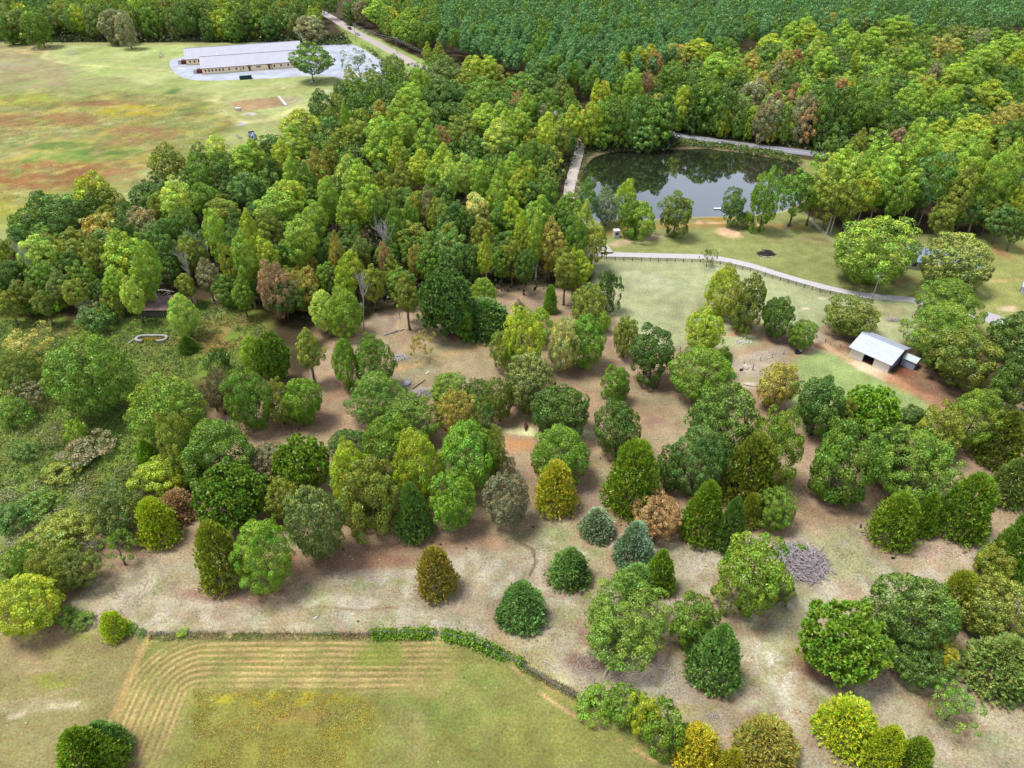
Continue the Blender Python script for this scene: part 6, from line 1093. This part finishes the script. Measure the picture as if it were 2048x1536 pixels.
x, y = at(1721, 1054); animal('calf', x, y, 1.15, .5, LJ, LE, BH, 'small black calf near the bare patch above the brush pile', 'calf', 'black calves on the pasture')
x, y = at(1482, 741); animal('cow', x, y, .45, .72, LJ, LE, mat('black hide', (.012, .012, .02), .6), 'black cow lying in the dirt yard beside the vivid green dome', 'cow')
x, y = at(1596, 706); t = thing('water_tub', x, y, .3, 'dark blue tub with a pale lid under the small round tree', 'tub'); b = MB()
for i in range(16):
    a0, a1 = i * math.pi / 8, (i + 1) * math.pi / 8; c0, s0, c1, s1 = math.cos(a0), math.sin(a0), math.cos(a1), math.sin(a1); b.poly([(c0 * .95, s0 * .6, 0), (c1 * .95, s1 * .6, 0), (c1, s1 * .65, .6), (c0, s0 * .65, .6)]); b.poly([(c0, s0 * .65, .6), (c1, s1 * .65, .6), (c1 * .85, s1 * .5, .6), (c0 * .85, s0 * .5, .6)]); b.poly([(c0 * .85, s0 * .5, .6), (c1 * .85, s1 * .5, .6), (c1 * .8, s1 * .45, .1), (c0 * .8, s0 * .45, .1)])
b.build('tub_wall', mat('navy plastic', S(46, 58, 92), .5), t); b = MB(); b.box((.55, 0, .66), (.7, .8, .06), .2); b.build('lid', WHITE, t)
# ------------------------------------------------------------------ fences, poles, wires
WOODP = mat('grey fence post', S(150, 142, 134), .9); METP = mat('metal post', S(200, 205, 210), .5); WIREM = mat('wire', (.10, .10, .11), .6); PWIRE = mat('pale wire', (.35, .36, .38), .6)
def fence(name, px, gap, hh, label, m, rails=2, rr_=.05, wire=.015, board=False, world=None):
    p = world or [Vector((*at(*q), 0)) for q in px]; root = empty(name, p[0]); props(root, label, 'fence'); bw = MB(); L = 0
    pts = []
    for i in range(len(p) - 1):
        n = max(1, round((p[i + 1] - p[i]).length / gap))
        for k in range(n): pts.append(p[i].lerp(p[i + 1], k / n))
    pts.append(p[-1]); pb = MB(); pb.box((0, 0, hh / 2), (rr_ * 2, rr_ * 2, hh)); pm = pb.mesh('post', m)
    for q in pts[:100]:
        o = link(bpy.data.objects.new('post', pm), root); o.location = q - p[0]; o.rotation_euler = (rnd.uniform(-.05, .05), rnd.uniform(-.05, .05), rnd.random())
    for r in range(rails):
        z = hh * (.92 - .8 * r / max(rails, 1))
        for i in range(len(pts) - 1):
            a, b_ = pts[i] - p[0], pts[i + 1] - p[0]
            if board: bw.box(((a + b_) / 2 + Vector((0, 0, z))), ((b_ - a).length, .04, .13), math.atan2((b_ - a).y, (b_ - a).x))
            else: bw.tube([a + Vector((0, 0, z)), b_ + Vector((0, 0, z))], wire, 3, cap=False)
    bw.build('rail' if board else 'wire', m if board else WIREM, root); return root
fence('board_fence', [(1195, 520), (1300, 523), (1400, 526), (1440, 530), (1500, 543), (1560, 562), (1640, 585), (1700, 598), (1745, 607)], 2.45, 1.25, 'dark rail fence along the lower side of the pale driveway', mat('dark fence wood', S(96, 88, 90), .9), 3, .07, board=True)
fence('wire_fence', [(284, 1272), (400, 1268), (520, 1268), (700, 1270), (880, 1272), (945, 1285), (1040, 1330), (1120, 1380), (1190, 1412)], 2.9, 1.25, 'wire fence with pale posts between tan pasture and mown field', METP, 4, .045, .018)
fence('wire_fence', [(1205, 1425), (1262, 1452), (1310, 1486), (1362, 1520)], 3.2, 1.2, 'wire fence stretch with white posts below the hedge', METP, 3, .05, .018)
fence('pasture_fence', [(1255, 680), (1332, 690), (1360, 702)], 4, 1.1, 'thin dark rail fence behind the dark green tree', mat('dark pole wood', S(80, 66, 66), .9), 2, .06, .05)
fence('pasture_fence', [(1455, 738), (1520, 722), (1590, 702), (1650, 685), (1700, 672)], 4, 1.1, 'wire fence around the dirt yard left of the barn', WOODP, 2, .06, .02)
fence('wire_fence', [(1660, 690), (1700, 700)], 3, 1.1, 'short fence stub at the barn corner', WOODP, 2, .06, .02)
def pole(px, py, hh, label, arms=1, transformer=False, m=None, ang=0.0, name='utility_pole'):
    x, y = at(px, py); t = thing(name, x, y, ang, label, 'pole', 'utility poles'); m = m or mat('pole wood', S(176, 168, 160), .9, (3, .15)); b = MB(); b.tube([(0, 0, 0), (0, 0, hh * .5), (0, 0, hh)], [.16, .14, .11], 8); b.build('shaft', m, t)
    for k in range(arms): b = MB(); b.box((0, 0, hh - .4 - k * 1.3), (2.4, .14, .14)); a = b.build('crossarm', METP, t); b = MB(); [b.tube([(xx, 0, hh - .33 - k * 1.3), (xx, 0, hh - .1 - k * 1.3)], .06, 6) for xx in (-1.1, -.5, .5, 1.1)]; b.build('insulator', METP, a)
    if transformer: b = MB(); b.tube([(.35, 0, hh - 2.4), (.35, 0, hh - 1.5)], .26, 10); b.build('transformer', METP, t)
    return Vector((x, y, hh))
T1 = pole(712, 84, 11, 'tall pole with two crossarms between the road and gravel lot', 2, ang=.6); T2 = pole(794, 107, 9, 'pale pole on the far side of the road near the yellow tree', 1, ang=.6)
T3 = pole(1644, 301, 8.5, 'pole by the pondside road carrying several wires', 1, ang=1.2); T4 = pole(1741, 606, 9, 'grey pole with transformer beside the driveway', 1, True, ang=.4)
pole(1746 - 28, 592, 2.2, 'short leaning gate post by the driveway bend', 0, ang=.2, name='gate_post'); pole(1505, 740, 1.9, 'thick wooden gate post standing in the dirt yard', 0, name='gate_post')
def wires(a, b_, offs, label, sag=1.2, r=.02, m=PWIRE):
    root = empty('power_line', a); props(root, label, 'power line'); 
    for dz, dx in offs:
        b = MB(); pts = []
        for k in range(13): f = k / 12; p = a.lerp(b_, f) + Vector((dx, 0, dz - sag * 4 * f * (1 - f))); pts.append(p - a)
        b.tube(pts, r, 3, cap=False); b.build('cable', m, root)
wires(T1 + Vector((0, 0, -.3)), T2 + Vector((0, 0, -.3)), [(0, -.6), (0, .6), (-1.2, 0)], 'wires strung between the two poles of the far road')
wires(T2 + Vector((0, 0, -.3)), Vector((*at(990, 195), 8.5)), [(0, -.6), (0, .6), (-1.0, 0)], 'wires running from the pale roadside pole past the pines')
E_W = Vector((*at(1330, 250), 8.5))
wires(E_W, T3, [(0, -.5), (0, .5), (-.8, 0), (-1.6, 0), (-2.3, 0)], 'bundle of wires above the pondside road', 1.5, .04)
wires(T3, Vector((*at(1860, 325), 9)), [(0, -.5), (0, .5), (-1.0, 0)], 'wires leaving the roadside pole to the right over the trees')
wires(Vector((*at(1590, 460), 7.5)), T4 + Vector((0, 0, -.6)), [(0, 0), (-.8, .3)], 'thin wires crossing the lawn to the transformer pole', 1.0, .02)
# ------------------------------------------------------------------ dead and bare trees
def bare(px_base, py_base, hh, label, k=0, kind='bare', sx=1.0, name='bare_tree', cat='dead tree'):
    x, y = at(px_base, py_base); t = thing(name, x, y, rnd.uniform(0, 6), label, cat, 'leafless trees'); o = link(bpy.data.objects.new('branches', PR[kind][k]), t); o.scale = (hh * sx, hh * sx, hh); return t
bare(728, 662, 17, 'tall dead white trunk with few limbs at the wood edge', 0, sx=.55); bare(785, 560, 17, 'dead forked grey tree standing in the dark wood', 1, sx=.8); bare(432, 560, 17, 'bare white tree in the wood above the footpath', 2, sx=.7); bare(85, 590, 15, 'bare pale tree in the wood at left', 1, sx=.6)
bare(648, 530, 15, 'bare pale tree beside the rust-coloured crowns', 2, sx=.5); bare(390, 600, 15, 'bare leaning tree left of the footpath', 0, sx=.6); bare(800, 660, 6, 'thin bare sapling beside the slender olive tree', 1, sx=.4); bare(300, 600, 12, 'bare grey limbs above the collapsed shed', 2, sx=.6)
for i, (px, py, hh) in enumerate([(628, 768, 9), (636, 770, 9), (620, 765, 8.5)]): bare(px, py, hh, ['pale bare stem, middle of the fan under the olive tree', 'pale bare stem, right of the fan under the olive tree', 'pale bare stem, left of the fan under the olive tree'][i], i, sx=.3)
bare(208, 1110, 4.5, 'silver dead branches beside the thin green tree', 1, sx=1.0); bare(70, 1120, 4, 'silver dead twigs in the gold and green tree', 2, sx=.9); bare(1418, 1092, 3.2, 'pale forked dead stem at the foot of the yellow-green cedar', 0, sx=.8)
bare(2035, 1345, 3, 'silvery bare branches on the ragged cedar near the corner', 1, sx=1.2); bare(1925, 1428, 3.4, 'grey twiggy dead branches in the thin green tree', 2, sx=.9)
bare(1208, 1330, 5, 'yellowing bare sapling below the broad light olive tree', 0, 'dry', .5); bare(1180, 1322, 4, 'grey bare sapling beside the yellowing one', 1, 'dry', .5); bare(830, 712, 5.5, 'bent dark stem in the thin golden shrub', 0, 'dry', .5)
# pale trunks of the wood front behind the pasture lawn
for i, (px, py, hh, tilt) in enumerate([(1570, 470, 5, .03), (1655, 474, 9, .05), (1663, 472, 9, .02), (1693, 468, 11, .12), (1780, 430, 11, .1), (1774, 432, 10, .14), (1795, 430, 10, -.05), (1840, 455, 10, .06), (1860, 450, 11, .1), (1900, 455, 9, .05)]):
    hh *= .72; x, y = at(px, py); y += 1.5; t = thing('bare_tree', x, y, 0, 'pale slender trunk at the wood front above the lawn', 'tree trunk', 'pale trunks at the wood front'); b = MB(); b.tube([(0, 0, 0), (tilt * hh * .5, 0, hh * .5), (tilt * hh, .2, hh)], [.28, .2, .12], 7); b.build('trunk', PALEBARK, t)
# ------------------------------------------------------------------ loose greenery nobody could count
def scatter(name, label, polys, n, size, cols, hgt, seed, blades=7, kind_cat='weeds', flat=.5, noise=(4, .45)):
    rng = np.random.default_rng(seed); out = []; cl = []
    for pl in polys:
        p = pw(pl); lo, hi = p.min(0), p.max(0); k = 0; m = n * 3; x = rng.uniform(lo[0], hi[0], m); y = rng.uniform(lo[1], hi[1], m)
        s = (sdist(p, x, y) > 0) & (fbm(x, y, noise[0], seed) > noise[1]); x, y = x[s][:n], y[s][:n]; out.append(np.stack([x, y, np.zeros(len(x))], 1))
    c = np.concatenate(out); n = len(c); sz = size * rng.uniform(.5, 1.5, n); ci = np.repeat(np.arange(n), blades); N = n * blades
    off = rng.normal(0, .45, (N, 3)) * sz[ci][:, None]; off[:, 2] = np.abs(off[:, 2]) * hgt; pos = c[ci] + off; nr = unit(rng.normal(size=(N, 3)) + np.array([0, 0, flat])); tn = unit(rng.normal(size=(N, 3)) + np.array([0, 0, .8]))
    pal = np.array([S(*q) for q in cols]); w = np.floor(vnoise(c[:, 0], c[:, 1], 6, seed + 3) * len(pal) * .999 + rng.normal(0, .7, n)).astype(int) % len(pal); col = pal[w][ci] * (rng.uniform(.75, 1.25, N)[:, None]); s_ = sz[ci] * rng.uniform(.3, .6, N)
    o = link(bpy.data.objects.new(name, leafmesh(name, [(quads(pos, nr, tn, s_, s_ * .6), np.repeat(col, 4, 0))]))); props(o, label, kind_cat, None, 'stuff'); return o
WG = [(112, 146, 62), (136, 164, 72), (98, 128, 58), (166, 174, 100), (164, 174, 74), (136, 134, 88)]
scatter('weeds', 'rank green and straw weeds covering the slope at left', [[(-60, 640), (120, 645), (250, 640), (420, 600), (520, 640), (550, 690), (470, 750), (400, 740), (270, 860), (280, 930), (160, 1090), (90, 1160), (-60, 1250)]], 15000, .7, WG, .6, 5, 7, noise=(14, .3))
scatter('pale_weeds', 'pale flowering weeds on the left slope', [[(-60, 960), (150, 960), (240, 1010), (120, 1060), (60, 1130), (-60, 1150)]], 2600, .6, [(196, 196, 150), (180, 188, 120), (206, 206, 170)], .5, 6, 7, noise=(3, .5))
scatter('meadow_weeds', 'mixed weeds and goldenrod over the upper meadow', [[(-60, 190), (240, 180), (420, 200), (470, 240), (420, 330), (300, 340), (120, 370), (-60, 470)]], 12000, .42, [(150, 176, 96), (176, 184, 108), (196, 170, 114), (206, 192, 90), (184, 150, 108), (140, 168, 92)], .3, 7, 5, noise=(24, .42))
scatter('field_flowers', 'uncut yellow-flowered weeds in the mown field', [[(388, 1384), (560, 1380), (740, 1400), (750, 1450), (700, 1560), (385, 1560)]], 4600, .3, [(190, 178, 84), (226, 198, 60), (170, 178, 92), (196, 164, 108), (226, 200, 70), (164, 172, 88)], .25, 8, 6, noise=(3, .42))
scatter('vine', 'bright green vine matting the wire fence', [[(742, 1265), (880, 1262), (950, 1278), (1050, 1325), (1042, 1334), (940, 1292), (880, 1276), (745, 1278)]], 1500, .7, [(124, 176, 40), (104, 156, 44), (146, 186, 50)], 1.3, 9, 12, noise=(3, .3))
scatter('dry_weeds', 'dry and green weeds along the wire fence', [[(300, 1264), (742, 1266), (742, 1279), (300, 1281)], [(1045, 1328), (1200, 1408), (1180, 1415), (1040, 1340)]], 1500, .36, [(160, 126, 100), (170, 166, 94), (140, 110, 90), (130, 156, 74), (150, 166, 84), (190, 176, 120)], .7, 10, 7, noise=(1.5, .3))
scatter('bank_shrubbery', 'green and yellow shrubbery between pond and road', [[(1345, 276), (1420, 286), (1480, 292), (1560, 306), (1600, 318), (1600, 330), (1560, 318), (1480, 302), (1400, 294), (1345, 290)]], 900, 1.3, [(104, 134, 66), (120, 148, 72), (150, 156, 80), (96, 128, 70)], .8, 11, 14, noise=(4, .35))
scatter('roadside_shrubbery', 'scrubby growth along the gravel track beside the pond', [[(1174, 300), (1180, 304), (1166, 340), (1156, 390), (1150, 390), (1158, 345)], [(1120, 290), (1148, 290), (1130, 330), (1112, 385), (1085, 370)]], 350, .9, [(130, 146, 76), (120, 142, 70), (150, 140, 90)], .7, 12, 10, noise=(4, .3))
scatter('hedge_saplings', 'row of small saplings along the gravel lot', [[(718, 90), (730, 92), (800, 142), (790, 150), (745, 108)], [(560, 86), (700, 84), (705, 90), (560, 92)]], 260, 1.5, [(92, 124, 60), (110, 136, 70), (140, 150, 80)], 1.2, 13, 16, noise=(4, .3))
scatter('brush_undergrowth', 'dark undergrowth inside the wood', [[(-60, 560), (100, 470), (300, 430), (520, 345), (700, 215), (1000, 220), (1160, 290), (1110, 400), (1180, 560), (1000, 580), (840, 610), (640, 650), (420, 560), (120, 600), (-60, 640)]], 6000, 2.4, [(84, 100, 50), (70, 84, 44), (96, 96, 56)], .8, 14, 7, kind_cat='undergrowth', noise=(8, .3))
scatter('roadside_undergrowth', 'dark undergrowth at the foot of the wood behind the road', [[(1345, 262), (1480, 277), (1620, 298), (1760, 318), (1760, 300), (1620, 278), (1480, 258), (1345, 244)], [(-60, 84), (560, 84), (690, 84), (690, 76), (-60, 76)], [(1180, 300), (1345, 294), (1345, 284), (1190, 288)]], 1500, 2.6, [(84, 104, 54), (72, 92, 50), (104, 112, 60)], 1.0, 16, 9, kind_cat='undergrowth', noise=(5, .3))
scatter('leaf_litter', 'reddish fallen leaves and bits under the pasture trees', [[(480, 860), (620, 740), (720, 660), (860, 610), (1090, 590), (1250, 660), (1340, 700), (1440, 760), (1400, 1000), (1150, 1040), (900, 1100), (560, 1190), (300, 1180), (240, 1080), (420, 980)], [(1400, 760), (1560, 840), (1900, 820), (2060, 860), (2060, 1540), (1700, 1540), (1500, 1380), (1300, 1400), (1150, 1380), (1090, 1280), (1350, 1150)]], 24000, .34, [(176, 136, 116), (206, 186, 168), (150, 110, 96), (190, 160, 140), (120, 92, 78), (214, 200, 184)], .06, 21, 2, kind_cat='leaf litter', flat=3, noise=(4, .42))
scatter('grass_tufts', 'short straw and green grass tufts across the near pastures', [[(130, 1180), (500, 1130), (1000, 1050), (1400, 1050), (1750, 1000), (2060, 1000), (2060, 1540), (1500, 1540), (1200, 1420), (1000, 1290), (200, 1270)]], 22000, .28, [(196, 186, 156), (156, 158, 104), (214, 204, 178), (140, 144, 92), (176, 150, 130)], .4, 15, 3, noise=(3, .45))
print('objects', len(bpy.data.objects))
